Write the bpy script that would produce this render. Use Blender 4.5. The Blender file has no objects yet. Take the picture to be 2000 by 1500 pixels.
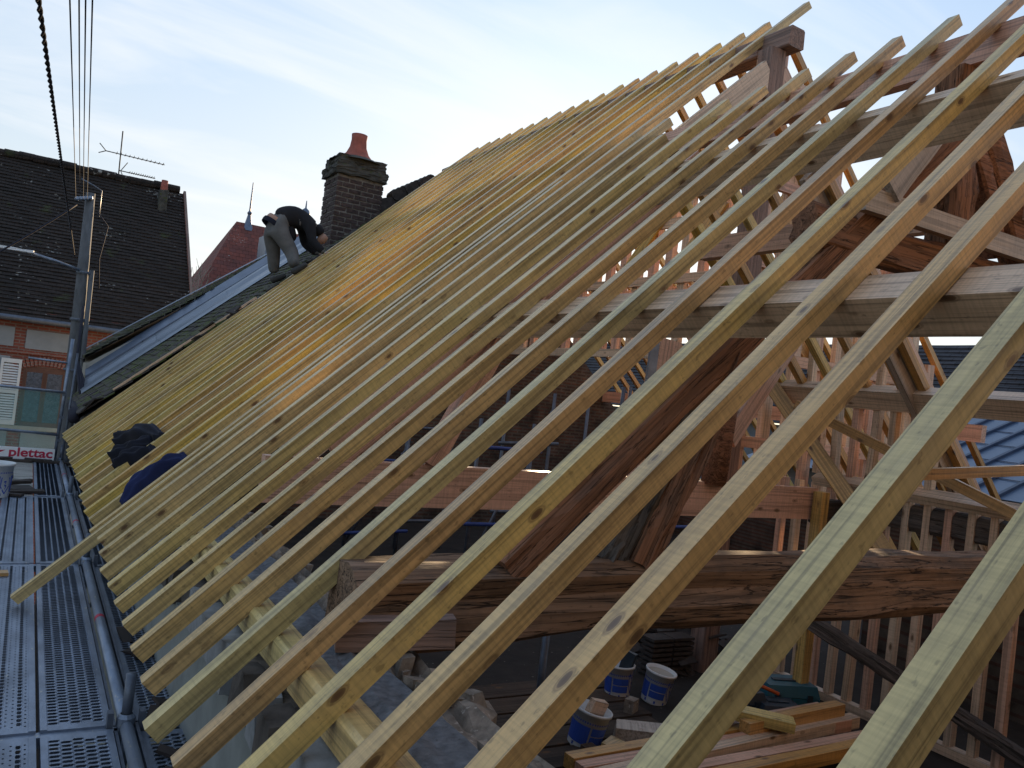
import bpy, math, random
import numpy as np
from mathutils import Matrix, Vector

random.seed(7)
rng = np.random.default_rng(7)
SC = bpy.context.scene
COL = SC.collection

# ------------------------------------------------------------------ scale, camera, sky, sun
K = 0.77            # survey units -> metres (survey origin = eye point on the scaffold)
YAW, PITCH, ROLL, FPX = 0.53395, 0.01625, 0.12005, 1596.0

def cam_axes():
    f = np.array([math.sin(YAW)*math.cos(PITCH), math.cos(YAW)*math.cos(PITCH), math.sin(PITCH)])
    r = np.array([math.cos(YAW), -math.sin(YAW), 0.0]); u = np.cross(r, f)
    return r*math.cos(ROLL)+u*math.sin(ROLL), -r*math.sin(ROLL)+u*math.cos(ROLL), f
_r, _u, _f = cam_axes()
cd = bpy.data.cameras.new('camera'); cam = bpy.data.objects.new('camera', cd); COL.objects.link(cam)
cam.matrix_world = Matrix(((_r[0], _u[0], -_f[0], 0), (_r[1], _u[1], -_f[1], 0), (_r[2], _u[2], -_f[2], 0), (0, 0, 0, 1)))
cd.sensor_width = 36.0; cd.lens = 36.0*FPX/2000.0; cd.clip_start = 0.05; cd.clip_end = 2000
SC.camera = cam

SUN_EL, SUN_AZ = math.radians(9.7), math.radians(34.8)      # azimuth from +Y towards +X
w = bpy.data.worlds.new('World'); SC.world = w; w.use_nodes = True
nt = w.node_tree; N = nt.nodes; LK = nt.links
sky = N.new('ShaderNodeTexSky'); sky.sky_type = 'NISHITA'; sky.sun_disc = False
sky.sun_elevation = SUN_EL; sky.sun_rotation = SUN_AZ; sky.air_density = 1.0; sky.dust_density = 0.6; sky.ozone_density = 1.4
def sky_grade(g_, col):
    gm = N.new('ShaderNodeGamma'); gm.inputs[1].default_value = g_; LK.new(sky.outputs[0], gm.inputs[0])
    mx = N.new('ShaderNodeMix'); mx.data_type = 'RGBA'; mx.blend_type = 'MULTIPLY'; mx.inputs[0].default_value = 1; mx.inputs[7].default_value = (*col, 1)
    LK.new(gm.outputs[0], mx.inputs[6]); return mx.outputs[2]
pale = sky_grade(0.30, (2.50, 2.58, 2.68))       # hazy lower sky
deep = sky_grade(0.45, (1.76, 2.13, 2.62))        # clear blue overhead
# thin cirrus: noise on the direction vector projected to a flat layer
tc = N.new('ShaderNodeTexCoord'); sep = N.new('ShaderNodeSeparateXYZ'); LK.new(tc.outputs['Generated'], sep.inputs[0])
el = N.new('ShaderNodeMapRange'); el.interpolation_type = 'SMOOTHSTEP'; el.inputs[1].default_value = 0.06; el.inputs[2].default_value = 0.58; LK.new(sep.outputs[2], el.inputs[0])
tint = N.new('ShaderNodeMix'); tint.data_type = 'RGBA'; LK.new(el.outputs[0], tint.inputs[0]); LK.new(pale, tint.inputs[6]); LK.new(deep, tint.inputs[7])
mz = N.new('ShaderNodeMath'); mz.operation = 'ADD'; mz.inputs[1].default_value = 0.16; LK.new(sep.outputs[2], mz.inputs[0])
mm = N.new('ShaderNodeMath'); mm.operation = 'MAXIMUM'; mm.inputs[1].default_value = 0.05; LK.new(mz.outputs[0], mm.inputs[0])
dx = N.new('ShaderNodeMath'); dx.operation = 'DIVIDE'; LK.new(sep.outputs[0], dx.inputs[0]); LK.new(mm.outputs[0], dx.inputs[1])
dy = N.new('ShaderNodeMath'); dy.operation = 'DIVIDE'; LK.new(sep.outputs[1], dy.inputs[0]); LK.new(mm.outputs[0], dy.inputs[1])
cmb = N.new('ShaderNodeCombineXYZ'); LK.new(dx.outputs[0], cmb.inputs[0]); LK.new(dy.outputs[0], cmb.inputs[1])
mp = N.new('ShaderNodeMapping'); mp.inputs['Rotation'].default_value = (0, 0, math.radians(20)); mp.inputs['Scale'].default_value = (0.75, 2.6, 1)
mp.inputs['Location'].default_value = (0.35, 0.6, 0)
LK.new(cmb.outputs[0], mp.inputs[0])
nz = N.new('ShaderNodeTexNoise'); nz.inputs['Scale'].default_value = 1.15; nz.inputs['Detail'].default_value = 7; nz.inputs['Roughness'].default_value = 0.55; nz.inputs['Distortion'].default_value = 0.6
LK.new(mp.outputs[0], nz.inputs['Vector'])
cr = N.new('ShaderNodeValToRGB'); cr.color_ramp.elements[0].position = 0.44; cr.color_ramp.elements[1].position = 0.74
cr.color_ramp.elements[0].color = (0, 0, 0, 1); cr.color_ramp.elements[1].color = (0.7, 0.7, 0.7, 1)
LK.new(nz.outputs[0], cr.inputs[0])
cl = N.new('ShaderNodeMix'); cl.data_type = 'RGBA'; cl.inputs[7].default_value = (5.1, 5.15, 5.2, 1)
LK.new(cr.outputs[0], cl.inputs[0]); LK.new(tint.outputs[2], cl.inputs[6])
bg = N['Background']; bg.inputs[1].default_value = 0.1
LK.new(cl.outputs[2], bg.inputs[0])

sd = bpy.data.lights.new('sun', 'SUN'); sd.energy = 5.0; sd.angle = math.radians(0.6); sd.color = (1.0, 0.72, 0.42)
so = bpy.data.objects.new('sun', sd); COL.objects.link(so)
sdir = Vector((math.sin(SUN_AZ)*math.cos(SUN_EL), math.cos(SUN_AZ)*math.cos(SUN_EL), math.sin(SUN_EL)))
so.rotation_euler = sdir.to_track_quat('Z', 'Y').to_euler(); so.location = (8, 10, 12)
vs = SC.view_settings; vs.view_transform = 'Standard'; vs.look = 'None'; vs.gamma = 1; vs.use_curve_mapping = False
vs.exposure = 1.05

# ------------------------------------------------------------------ helpers: objects
WM = {}
def V3(p): return np.asarray(p, float)
def _place(o, M, parent):
    COL.objects.link(o)
    WM[o.name] = M
    if parent is not None:
        o.parent = parent; o.matrix_parent_inverse = WM[parent.name].inverted()
    o.matrix_basis = M
def thing(name, label, cat, base=(0, 0, 0), group=None):
    o = bpy.data.objects.new(name, None); o.empty_display_size = 0.2
    _place(o, Matrix.Translation(Vector(V3(base)*K)), None)
    o['label'] = label; o['category'] = cat
    if group: o['group'] = group
    return o
def tag(o, label=None, cat=None, group=None, kind=None):
    if label: o['label'] = label
    if cat: o['category'] = cat
    if group: o['group'] = group
    if kind: o['kind'] = kind
    return o
def mesh_of(name, verts, faces, mats, fmat=None, smooth=False):
    me = bpy.data.meshes.new(name)
    me.from_pydata([tuple(v) for v in (np.asarray(verts, float)*K)], [], [tuple(int(i) for i in f) for f in faces])
    for m in (mats if isinstance(mats, (list, tuple)) else [mats]): me.materials.append(m)
    if fmat is not None: me.polygons.foreach_set('material_index', np.asarray(fmat, dtype=np.int32))
    if smooth: me.polygons.foreach_set('use_smooth', np.ones(len(me.polygons), dtype=bool))
    me.update()
    return me
def frame(origin, X=(1, 0, 0), Z=(0, 0, 1)):
    X = V3(X)/np.linalg.norm(X); Z = V3(Z); Z = Z-X*(Z@X); Z = Z/np.linalg.norm(Z); Y = np.cross(Z, X)
    o = V3(origin)*K
    return Matrix(((X[0], Y[0], Z[0], o[0]), (X[1], Y[1], Z[1], o[1]), (X[2], Y[2], Z[2], o[2]), (0, 0, 0, 1)))
def put(name, me, M=None, parent=None):
    o = bpy.data.objects.new(name, me); _place(o, M if M is not None else Matrix.Identity(4), parent); return o
class MB:
    """collects shapes (survey units, world or local) into one mesh"""
    def __init__(s): s.v = []; s.f = []; s.m = []
    def add(s, v, f, m=0):
        b = len(s.v); s.v.extend([tuple(map(float, q)) for q in v]); s.f.extend([tuple(int(i)+b for i in q) for q in f]); s.m.extend([m]*len(f)); return s
    def box(s, lo, hi, m=0, M=None):
        x0, y0, z0 = lo; x1, y1, z1 = hi
        v = np.array([(x0, y0, z0), (x1, y0, z0), (x1, y1, z0), (x0, y1, z0), (x0, y0, z1), (x1, y0, z1), (x1, y1, z1), (x0, y1, z1)], float)
        if M is not None: v = v@M[0].T+M[1]
        return s.add(v, [(0, 3, 2, 1), (4, 5, 6, 7), (0, 1, 5, 4), (1, 2, 6, 5), (2, 3, 7, 6), (3, 0, 4, 7)], m)
    def tube(s, pts, rad, n=8, m=0, caps=True):
        pts = [V3(p) for p in pts]; rad = rad if hasattr(rad, '__len__') else [rad]*len(pts)
        rings = []; ref = None
        for i, p in enumerate(pts):
            t = pts[min(i+1, len(pts)-1)]-pts[max(i-1, 0)]; t = t/np.linalg.norm(t)
            if ref is None: ref = np.array([0, 0, 1.]) if abs(t[2]) < 0.9 else np.array([1., 0, 0])
            a = ref-t*(ref@t); a /= np.linalg.norm(a); b = np.cross(t, a); ref = a
            rings.append([p+rad[i]*(math.cos(2*math.pi*k/n)*a+math.sin(2*math.pi*k/n)*b) for k in range(n)])
        f = []
        for i in range(len(pts)-1):
            for k in range(n):
                k2 = (k+1) % n; f.append((i*n+k, i*n+k2, (i+1)*n+k2, (i+1)*n+k))
        if caps: f.append(tuple(range(n-1, -1, -1))); f.append(tuple((len(pts)-1)*n+k for k in range(n)))
        return s.add([q for r in rings for q in r], f, m)
    def lathe(s, prof, c=(0, 0, 0), n=20, m=0):
        v = [(c[0]+r*math.cos(2*math.pi*k/n), c[1]+r*math.sin(2*math.pi*k/n), c[2]+z) for r, z in prof for k in range(n)]
        f = [(i*n+k, i*n+(k+1) % n, (i+1)*n+(k+1) % n, (i+1)*n+k) for i in range(len(prof)-1) for k in range(n)]
        return s.add(v, f, m)
    def prism(s, poly, y0, y1, m=0):
        """polygon in XZ extruded along Y"""
        n = len(poly); v = [(x, y0, z) for x, z in poly]+[(x, y1, z) for x, z in poly]
        f = [tuple(range(n)), tuple(range(2*n-1, n-1, -1))]+[(i, i+n, (i+1) % n+n, (i+1) % n) for i in range(n)]
        return s.add(v, f, m)
    def obj(s, name, mats, parent=None, base=None, smooth=False):
        v = np.array(s.v); base = V3(base) if base is not None else (v.min(0)+v.max(0))/2
        me = mesh_of(name, v-base, s.f, mats, s.m if isinstance(mats, (list, tuple)) else None, smooth)
        return put(name, me, Matrix.Translation(Vector(base*K)), parent)

def smooth_noise(n, amp, knots=5):
    xs = np.linspace(0, 1, n); k = rng.normal(0, amp, knots)
    return np.interp(xs, np.linspace(0, 1, knots), k)
def beam_mesh(name, L, wd, ht, mat, rough=0.003, cham=0.006, seg=10, nsec=8, old=0.0, taper=1.0):
    """bar along local X, section wd (Y) x ht (Z), chamfered, slightly bowed and uneven; grain along X"""
    st = np.linspace(0, L, seg+1); verts = []
    a, b, c = wd/2, ht/2, cham
    base = [(-a+c, -b), (a-c, -b), (a, -b+c), (a, b-c), (a-c, b), (-a+c, b), (-a, b-c), (-a, -b+c)]
    if old == 0 and cham < 0.015: base = [(-a, -b), (a, -b), (a, b), (-a, b)]
    if old > 0:      # subdivide the section for hewn old timber
        s2 = []
        for i in range(8):
            p, q = base[i], base[(i+1) % 8]; s2.append(p)
            if i % 2 == 0: s2 += [((p[0]*2+q[0])/3, (p[1]*2+q[1])/3), ((p[0]+2*q[0])/3, (p[1]+2*q[1])/3)]
        base = s2
    n = len(base); br = rough*(1.0 if old > 0 else 0.35); by = smooth_noise(seg+1, br, 4); bz = smooth_noise(seg+1, br, 4)
    sw = 1+smooth_noise(seg+1, rough*(3 if old > 0 else 1.5), 6); loc = [smooth_noise(seg+1, rough*0.30+old, 9) for _ in range(n)]
    for i, x in enumerate(st):
        t = 1+(taper-1)*x/L
        for k, (y, z) in enumerate(base):
            rr = (1+loc[k][i]/max(a, b))*sw[i]*t
            verts.append((x+(0 if 0 < i < seg else rng.normal(0, rough*0.6)), y*rr+by[i], z*rr+bz[i]))
    f = [(i*n+k, i*n+(k+1) % n, (i+1)*n+(k+1) % n, (i+1)*n+k) for i in range(seg) for k in range(n)]
    f += [tuple(range(n-1, -1, -1)), tuple(seg*n+k for k in range(n))]
    return mesh_of(name, verts, f, mat)
def beam(name, P0, P1, wd, ht, mat, parent=None, up=(0, 0, 1), **kw):
    P0 = V3(P0); P1 = V3(P1); L = np.linalg.norm(P1-P0)
    return put(name, beam_mesh(name, L, wd, ht, mat, **kw), frame(P0, P1-P0, up), parent)
def tube_obj(name, pts, r, mat, parent=None, n=8):
    return MB().tube(pts, r, n).obj(name, mat, parent, base=pts[0], smooth=True)

# ------------------------------------------------------------------ helpers: materials
def new_mat(name):
    m = bpy.data.materials.new(name); m.use_nodes = True
    return m, m.node_tree.nodes, m.node_tree.links, m.node_tree.nodes['Principled BSDF']
def ramp(N, stops, interp='LINEAR'):
    r = N.new('ShaderNodeValToRGB'); e = r.color_ramp.elements; r.color_ramp.interpolation = interp
    while len(e) > 1: e.remove(e[-1])
    e[0].position = stops[0][0]; e[0].color = (*stops[0][1], 1) if len(stops[0][1]) == 3 else stops[0][1]
    for p, c in stops[1:]:
        q = e.new(p); q.color = (*c, 1) if len(c) == 3 else c
    return r
def g(v): return (v, v, v)
def mixc(N, L, a, b, fac, mode='MIX'):
    m = N.new('ShaderNodeMix'); m.data_type = 'RGBA'; m.blend_type = mode
    if isinstance(fac, (int, float)): m.inputs[0].default_value = fac
    else: L.new(fac, m.inputs[0])
    for i, q in ((6, a), (7, b)):
        if isinstance(q, tuple): m.inputs[i].default_value = (*q, 1) if len(q) == 3 else q
        else: L.new(q, m.inputs[i])
    return m.outputs[2]
def coords(N, L, scale, rnd=True, rot=(0, 0, 0)):
    t = N.new('ShaderNodeTexCoord'); mp = N.new('ShaderNodeMapping'); mp.inputs['Scale'].default_value = scale; mp.inputs['Rotation'].default_value = rot
    L.new(t.outputs['Object'], mp.inputs[0])
    if rnd:
        oi = N.new('ShaderNodeObjectInfo'); sc = N.new('ShaderNodeVectorMath'); sc.operation = 'SCALE'; sc.inputs[0].default_value = (37.1, 53.7, 71.3)
        L.new(oi.outputs['Random'], sc.inputs['Scale']); L.new(sc.outputs[0], mp.inputs['Location'])
    return mp.outputs[0]
def noise(N, L, vec, scale, detail=5, rough=0.55, dist=0.0):
    n = N.new('ShaderNodeTexNoise'); n.inputs['Scale'].default_value = scale; n.inputs['Detail'].default_value = detail
    n.inputs['Roughness'].default_value = rough; n.inputs['Distortion'].default_value = dist
    L.new(vec, n.inputs['Vector']); return n.outputs[0]
def bump(N, L, P, h, strength, dist=0.01):
    b = N.new('ShaderNodeBump'); b.inputs['Strength'].default_value = strength; b.inputs['Distance'].default_value = dist
    L.new(h, b.inputs['Height']); L.new(b.outputs[0], P.inputs['Normal'])
def wood(name, palette, streak=0.45, knots=True, stain=0.35, staincol=(0.16, 0.15, 0.13), rough=0.42, cracks=0.0, bs=0.35, gs=(1.6, 26, 26), spec=0.7):
    """palette: colours an individual timber may take (picked by object random)"""
    m, N, L, P = new_mat(name)
    oi = N.new('ShaderNodeObjectInfo')
    r = ramp(N, [((i+0.5)/len(palette), c) for i, c in enumerate(palette)]); L.new(oi.outputs['Random'], r.inputs[0])
    v = coords(N, L, gs); v2 = coords(N, L, (3.2, 4.5, 4.5))
    g1 = noise(N, L, v, 1.0, 6, 0.6, 0.25)
    gr = ramp(N, [(0.3, g(1-streak)), (0.5, g(1.0)), (0.72, g(1.0+streak*0.35))]); L.new(g1, gr.inputs[0])
    col = mixc(N, L, r.outputs[0], gr.outputs[0], 1.0, 'MULTIPLY')
    # growth rings showing as finer, darker lines
    v3 = coords(N, L, (0.7, 60, 60)); g3 = noise(N, L, v3, 1.0, 3, 0.5, 0.8)
    r3 = ramp(N, [(0.38, g(0.48)), (0.5, g(1.0)), (0.62, g(1.08))]); L.new(g3, r3.inputs[0])
    col = mixc(N, L, col, r3.outputs[0], 0.75, 'MULTIPLY')
    # blotchy weathering
    g2 = noise(N, L, v2, 1.0, 5, 0.65)
    r2 = ramp(N, [(0.5, g(0.0)), (0.68, g(stain))]); L.new(g2, r2.inputs[0])
    col = mixc(N, L, col, staincol, r2.outputs[0])
    v5 = coords(N, L, (30, 60, 60)); g5 = noise(N, L, v5, 1.0, 2, 0.5)
    r5 = ramp(N, [(0.27, g(0.35)), (0.36, g(1.0))]); L.new(g5, r5.inputs[0])
    col = mixc(N, L, col, r5.outputs[0], 0.55, 'MULTIPLY')
    h = g1
    if knots:
        vsw = coords(N, L, (95, 6, 6), rot=(0, 0, 0.25)); gsw = noise(N, L, vsw, 1.0, 2, 0.5)
        rsw = ramp(N, [(0.35, g(0.86)), (0.6, g(1.06))]); L.new(gsw, rsw.inputs[0]); col = mixc(N, L, col, rsw.outputs[0], 0.8, 'MULTIPLY')
        vk = coords(N, L, (5.5, 13, 13)); vo = N.new('ShaderNodeTexVoronoi'); vo.inputs['Scale'].default_value = 1.0; L.new(vk, vo.inputs['Vector'])
        rk = ramp(N, [(0.05, g(1.0)), (0.13, g(0.9)), (0.16, g(0.35)), (0.19, g(0.55)), (0.24, g(0.0))]); L.new(vo.outputs['Distance'], rk.inputs[0])
        sp_ = N.new('ShaderNodeSeparateColor'); L.new(vo.outputs['Color'], sp_.inputs[0])
        gt = N.new('ShaderNodeMath'); gt.operation = 'GREATER_THAN'; gt.inputs[1].default_value = 0.62; L.new(sp_.outputs[0], gt.inputs[0])
        kf = N.new('ShaderNodeMath'); kf.operation = 'MULTIPLY'; L.new(rk.outputs[0], kf.inputs[0]); L.new(gt.outputs[0], kf.inputs[1])
        col = mixc(N, L, col, (0.12, 0.062, 0.028), kf.outputs[0])
    if cracks > 0:
        vc = coords(N, L, (0.8, 26, 26)); gc = noise(N, L, vc, 1.0, 4, 0.55, 0.35)
        ab = N.new('ShaderNodeMath'); ab.operation = 'SUBTRACT'; ab.inputs[1].default_value = 0.5; L.new(gc, ab.inputs[0])
        aa = N.new('ShaderNodeMath'); aa.operation = 'ABSOLUTE'; L.new(ab.outputs[0], aa.inputs[0])
        rc = ramp(N, [(0.003, g(1.0)), (0.016, g(0.0))]); L.new(aa.outputs[0], rc.inputs[0])
        cf = N.new('ShaderNodeMath'); cf.operation = 'MULTIPLY'; cf.inputs[1].default_value = cracks; L.new(rc.outputs[0], cf.inputs[0])
        col = mixc(N, L, col, (0.012, 0.008, 0.006), cf.outputs[0])
        hh = N.new('ShaderNodeMath'); hh.operation = 'SUBTRACT'; L.new(g1, hh.inputs[0]); L.new(rc.outputs[0], hh.inputs[1]); h = hh.outputs[0]
    L.new(col, P.inputs['Base Color']); P.inputs['Roughness'].default_value = rough; P.inputs['Specular IOR Level'].default_value = spec
    bump(N, L, P, h, bs, 0.008)
    return m
def plain(name, col, rough=0.6, metal=0.0, var=0.25, vs_=6.0, bs=0.15, spots=None, rnd=True, spec=0.4, scale=(1, 1, 1)):
    m, N, L, P = new_mat(name)
    v = coords(N, L, scale, rnd); n1 = noise(N, L, v, vs_, 6, 0.6)
    r = ramp(N, [(0.3, g(1-var)), (0.7, g(1+var*0.6))]); L.new(n1, r.inputs[0])
    c = mixc(N, L, col, r.outputs[0], 1.0, 'MULTIPLY')
    if spots:
        sc, thr, sp = spots; n2 = noise(N, L, v, sc, 3, 0.5); r2 = ramp(N, [(thr, g(0)), (thr+0.06, g(1))]); L.new(n2, r2.inputs[0]); c = mixc(N, L, c, sp, r2.outputs[0])
    L.new(c, P.inputs['Base Color']); P.inputs['Roughness'].default_value = rough; P.inputs['Metallic'].default_value = metal
    P.inputs['Specular IOR Level'].default_value = spec
    if bs > 0: bump(N, L, P, n1, bs, 0.01)
    return m
def brickmat(name, c1, c2, mortar, bw=0.22, rh=0.075, plane='XZ', mort=0.012, dirt=0.3):
    m, N, L, P = new_mat(name)
    t = N.new('ShaderNodeTexCoord'); s = N.new('ShaderNodeSeparateXYZ'); L.new(t.outputs['Object'], s.inputs[0]); cb = N.new('ShaderNodeCombineXYZ')
    L.new(s.outputs['X' if plane[0] == 'X' else 'Y'], cb.inputs[0]); L.new(s.outputs[2], cb.inputs[1])
    b = N.new('ShaderNodeTexBrick'); b.inputs['Scale'].default_value = 1; b.inputs['Brick Width'].default_value = bw; b.inputs['Row Height'].default_value = rh
    b.inputs['Mortar Size'].default_value = mort; b.inputs['Color1'].default_value = (*c1, 1); b.inputs['Color2'].default_value = (*c2, 1); b.inputs['Mortar'].default_value = (*mortar, 1)
    L.new(cb.outputs[0], b.inputs['Vector'])
    n1 = noise(N, L, t.outputs['Object'], 3.0, 6, 0.65); r = ramp(N, [(0.3, g(1-dirt)), (0.7, g(1.15))]); L.new(n1, r.inputs[0])
    L.new(mixc(N, L, b.outputs[0], r.outputs[0], 1.0, 'MULTIPLY'), P.inputs['Base Color']); P.inputs['Roughness'].default_value = 0.9
    inv = N.new('ShaderNodeMath'); inv.operation = 'SUBTRACT'; inv.inputs[0].default_value = 1; L.new(b.outputs['Fac'], inv.inputs[1])
    bump(N, L, P, inv.outputs[0], 0.5, 0.01)
    return m
def tilemat(name, base, light, moss=None, mossthr=0.55, bw=0.17, rh=0.11, lichen=0.0):
    """flat roof tiles; object X along eave, object Y up the slope"""
    m, N, L, P = new_mat(name)
    t = N.new('ShaderNodeTexCoord')
    b = N.new('ShaderNodeTexBrick'); b.inputs['Scale'].default_value = 1; b.inputs['Brick Width'].default_value = bw; b.inputs['Row Height'].default_value = rh
    b.inputs['Mortar Size'].default_value = 0.010; b.inputs['Mortar Smooth'].default_value = 0.3
    b.inputs['Color1'].default_value = (*base, 1); b.inputs['Color2'].default_value = (*light, 1); b.inputs['Mortar'].default_value = (base[0]*0.35, base[1]*0.35, base[2]*0.35, 1)
    L.new(t.outputs['Object'], b.inputs['Vector'])
    n1 = noise(N, L, t.outputs['Object'], 1.2, 8, 0.7); r = ramp(N, [(0.3, g(0.6)), (0.7, g(1.25))]); L.new(n1, r.inputs[0])
    c = mixc(N, L, b.outputs[0], r.outputs[0], 1.0, 'MULTIPLY')
    if moss:
        n2 = noise(N, L, t.outputs['Object'], 1.7, 7, 0.7); r2 = ramp(N, [(mossthr, g(0)), (mossthr+0.12, g(0.9))]); L.new(n2, r2.inputs[0]); c = mixc(N, L, c, moss, r2.outputs[0])
    if lichen > 0:
        mpn = N.new('ShaderNodeMapping'); mpn.inputs['Scale'].default_value = (9, 14, 9); L.new(t.outputs['Object'], mpn.inputs[0])
        n3 = noise(N, L, mpn.outputs[0], 1.0, 2, 0.5); n4 = noise(N, L, t.outputs['Object'], 0.5, 4, 0.6)
        ad = N.new('ShaderNodeMath'); ad.operation = 'MULTIPLY'; L.new(n3, ad.inputs[0]); L.new(n4, ad.inputs[1])
        r3 = ramp(N, [(0.395-0.02*lichen, g(0)), (0.425-0.02*lichen, g(0.6))]); L.new(ad.outputs[0], r3.inputs[0]); c = mixc(N, L, c, (0.42, 0.42, 0.40), r3.outputs[0])
    L.new(c, P.inputs['Base Color']); P.inputs['Roughness'].default_value = 0.9
    inv = N.new('ShaderNodeMath'); inv.operation = 'SUBTRACT'; inv.inputs[0].default_value = 1; L.new(b.outputs['Fac'], inv.inputs[1])
    ad2 = N.new('ShaderNodeMath'); ad2.operation = 'ADD'; L.new(inv.outputs[0], ad2.inputs[0]); L.new(n1, ad2.inputs[1])
    bump(N, L, P, ad2.outputs[0], 0.8, 0.02)
    return m

M = {}
TP = [(0.58, 0.42, 0.155), (0.60, 0.405, 0.17), (0.55, 0.325, 0.125), (0.58, 0.455, 0.21), (0.50, 0.31, 0.135), (0.61, 0.44, 0.15), (0.57, 0.365, 0.145), (0.57, 0.445, 0.19)]
M['treated'] = wood('treated_spruce', TP, streak=0.45, stain=0.36, staincol=(0.30, 0.215, 0.12))
M['weathered'] = wood('weathered_treated_spruce', [(0.53, 0.42, 0.19), (0.54, 0.435, 0.205), (0.51, 0.40, 0.175)], streak=0.45, stain=0.36, staincol=(0.27, 0.22, 0.14))
M['yellow'] = wood('yellow_treated', [(0.66, 0.45, 0.10), (0.62, 0.46, 0.15), (0.62, 0.37, 0.10), (0.56, 0.35, 0.12), (0.63, 0.48, 0.16), (0.57, 0.41, 0.17)], streak=0.40, stain=0.2, staincol=(0.34, 0.21, 0.09))
M['amber'] = wood('amber_treated', [(0.52, 0.29, 0.085), (0.47, 0.26, 0.085)], streak=0.4, stain=0.3, staincol=(0.26, 0.16, 0.08))
M['pink'] = wood('fresh_douglas', [(0.60, 0.33, 0.23), (0.62, 0.37, 0.27), (0.58, 0.36, 0.25)], streak=0.25, stain=0.15, staincol=(0.36, 0.24, 0.18))
M['pale'] = wood('pale_spruce', [(0.62, 0.44, 0.31), (0.60, 0.41, 0.27), (0.62, 0.47, 0.34)], streak=0.22, stain=0.2, staincol=(0.40, 0.28, 0.2))
M['grey_new'] = wood('greyed_spruce', [(0.40, 0.34, 0.29), (0.43, 0.36, 0.30)], streak=0.3, stain=0.4, staincol=(0.2, 0.18, 0.17))
M['oak'] = wood('old_oak', [(0.25, 0.15, 0.095), (0.23, 0.145, 0.095)], streak=0.6, knots=False, stain=0.7, staincol=(0.085, 0.066, 0.054), cracks=0.85, bs=0.9, rough=0.8, spec=0.3, gs=(0.7, 24, 24))
M['oak_red'] = wood('old_oak_red', [(0.30, 0.145, 0.085), (0.27, 0.14, 0.085)], streak=0.5, knots=False, stain=0.6, staincol=(0.12, 0.07, 0.05), cracks=0.7, bs=0.8, rough=0.8, spec=0.3, gs=(0.7, 24, 24))
M['oak_grey'] = wood('old_oak_grey', [(0.13, 0.115, 0.105), (0.11, 0.09, 0.08)], streak=0.5, knots=False, stain=0.5, staincol=(0.05, 0.045, 0.04), cracks=0.7, bs=0.8, rough=0.8, spec=0.3, gs=(1.2, 18, 18))
M['oak_post'] = wood('greyed_oak_post', [(0.27, 0.165, 0.125), (0.25, 0.16, 0.13)], streak=0.4, knots=False, stain=0.6, staincol=(0.15, 0.11, 0.10), cracks=0.4, bs=0.6, rough=0.75)
M['oldplank'] = wood('old_plank', [(0.06, 0.043, 0.033), (0.045, 0.034, 0.028), (0.075, 0.05, 0.036)], rough=0.85, spec=0.25, streak=0.4, stain=0.5, staincol=(0.03, 0.026, 0.023))
M['deckwood'] = wood('scaffold_plank', [(0.34, 0.32, 0.29), (0.30, 0.28, 0.26)], streak=0.35, stain=0.3, staincol=(0.15, 0.14, 0.13))
M['galv'] = plain('galvanised_steel', (0.21, 0.25, 0.325), rough=0.42, metal=0.5, var=0.38, vs_=9, bs=0.10, spots=(45, 0.66, (0.34, 0.34, 0.32)), scale=(1, 0.35, 1))
M['galv_dark'] = plain('dull_steel', (0.12, 0.14, 0.18), rough=0.5, metal=0.5, var=0.3, vs_=12)
M['zinc'] = plain('zinc_sheet', (0.20, 0.23, 0.28), rough=0.38, metal=0.5, var=0.16, vs_=3, bs=0.05, scale=(0.4, 1.5, 1))
M['zinc_dark'] = plain('zinc_cap', (0.12, 0.15, 0.21), rough=0.42, metal=0.5, var=0.22, vs_=4, bs=0.05)
M['render'] = plain('pale_render', (0.20, 0.215, 0.21), rough=0.9, var=0.25, vs_=4, bs=0.3)
M['mortar'] = plain('grey_mortar', (0.14, 0.15, 0.17), rough=0.95, var=0.45, vs_=28, bs=1.0, spots=(60, 0.68, (0.07, 0.07, 0.08)))
M['rubble'] = plain('rubble_stone', (0.24, 0.20, 0.165), rough=0.95, var=0.6, vs_=16, bs=1.0, spots=(35, 0.64, (0.40, 0.36, 0.32)))
M['stone'] = plain('cut_stone', (0.27, 0.28, 0.29), rough=0.9, var=0.35, vs_=10, bs=0.6)
M['stone_dark'] = plain('dirty_stone', (0.10, 0.085, 0.075), rough=0.95, var=0.4, vs_=10, bs=0.6)
M['dirt'] = plain('attic_dirt', (0.022, 0.018, 0.016), rough=0.95, var=0.5, vs_=5, bs=0.6, spots=(30, 0.70, (0.16, 0.14, 0.12)))
M['asphalt'] = plain('asphalt', (0.055, 0.056, 0.06), rough=0.9, var=0.3, vs_=20, bs=0.4)
M['soil'] = plain('ground_green', (0.07, 0.085, 0.045), rough=0.95, var=0.4, vs_=2)
M['pavement'] = plain('pavement_grey', (0.20, 0.20, 0.195), rough=0.9, var=0.25, vs_=8)
M['tile_dark'] = tilemat('old_tile_roof', (0.020, 0.0135, 0.0115), (0.028, 0.019, 0.016), moss=(0.04, 0.052, 0.014), mossthr=0.60, lichen=1.0)
M['tile_red'] = tilemat('red_tile_roof', (0.20, 0.055, 0.04), (0.14, 0.05, 0.045), bw=0.34, rh=0.26, lichen=0.4)
M['tile_far'] = tilemat('far_tile_roof', (0.030, 0.032, 0.042), (0.05, 0.05, 0.06), bw=0.28, rh=0.16)
M['mossy'] = plain('mossy_tile', (0.075, 0.066, 0.057), rough=0.95, var=0.6, vs_=14, bs=0.9, spots=(7, 0.49, (0.062, 0.075, 0.020)))
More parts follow.
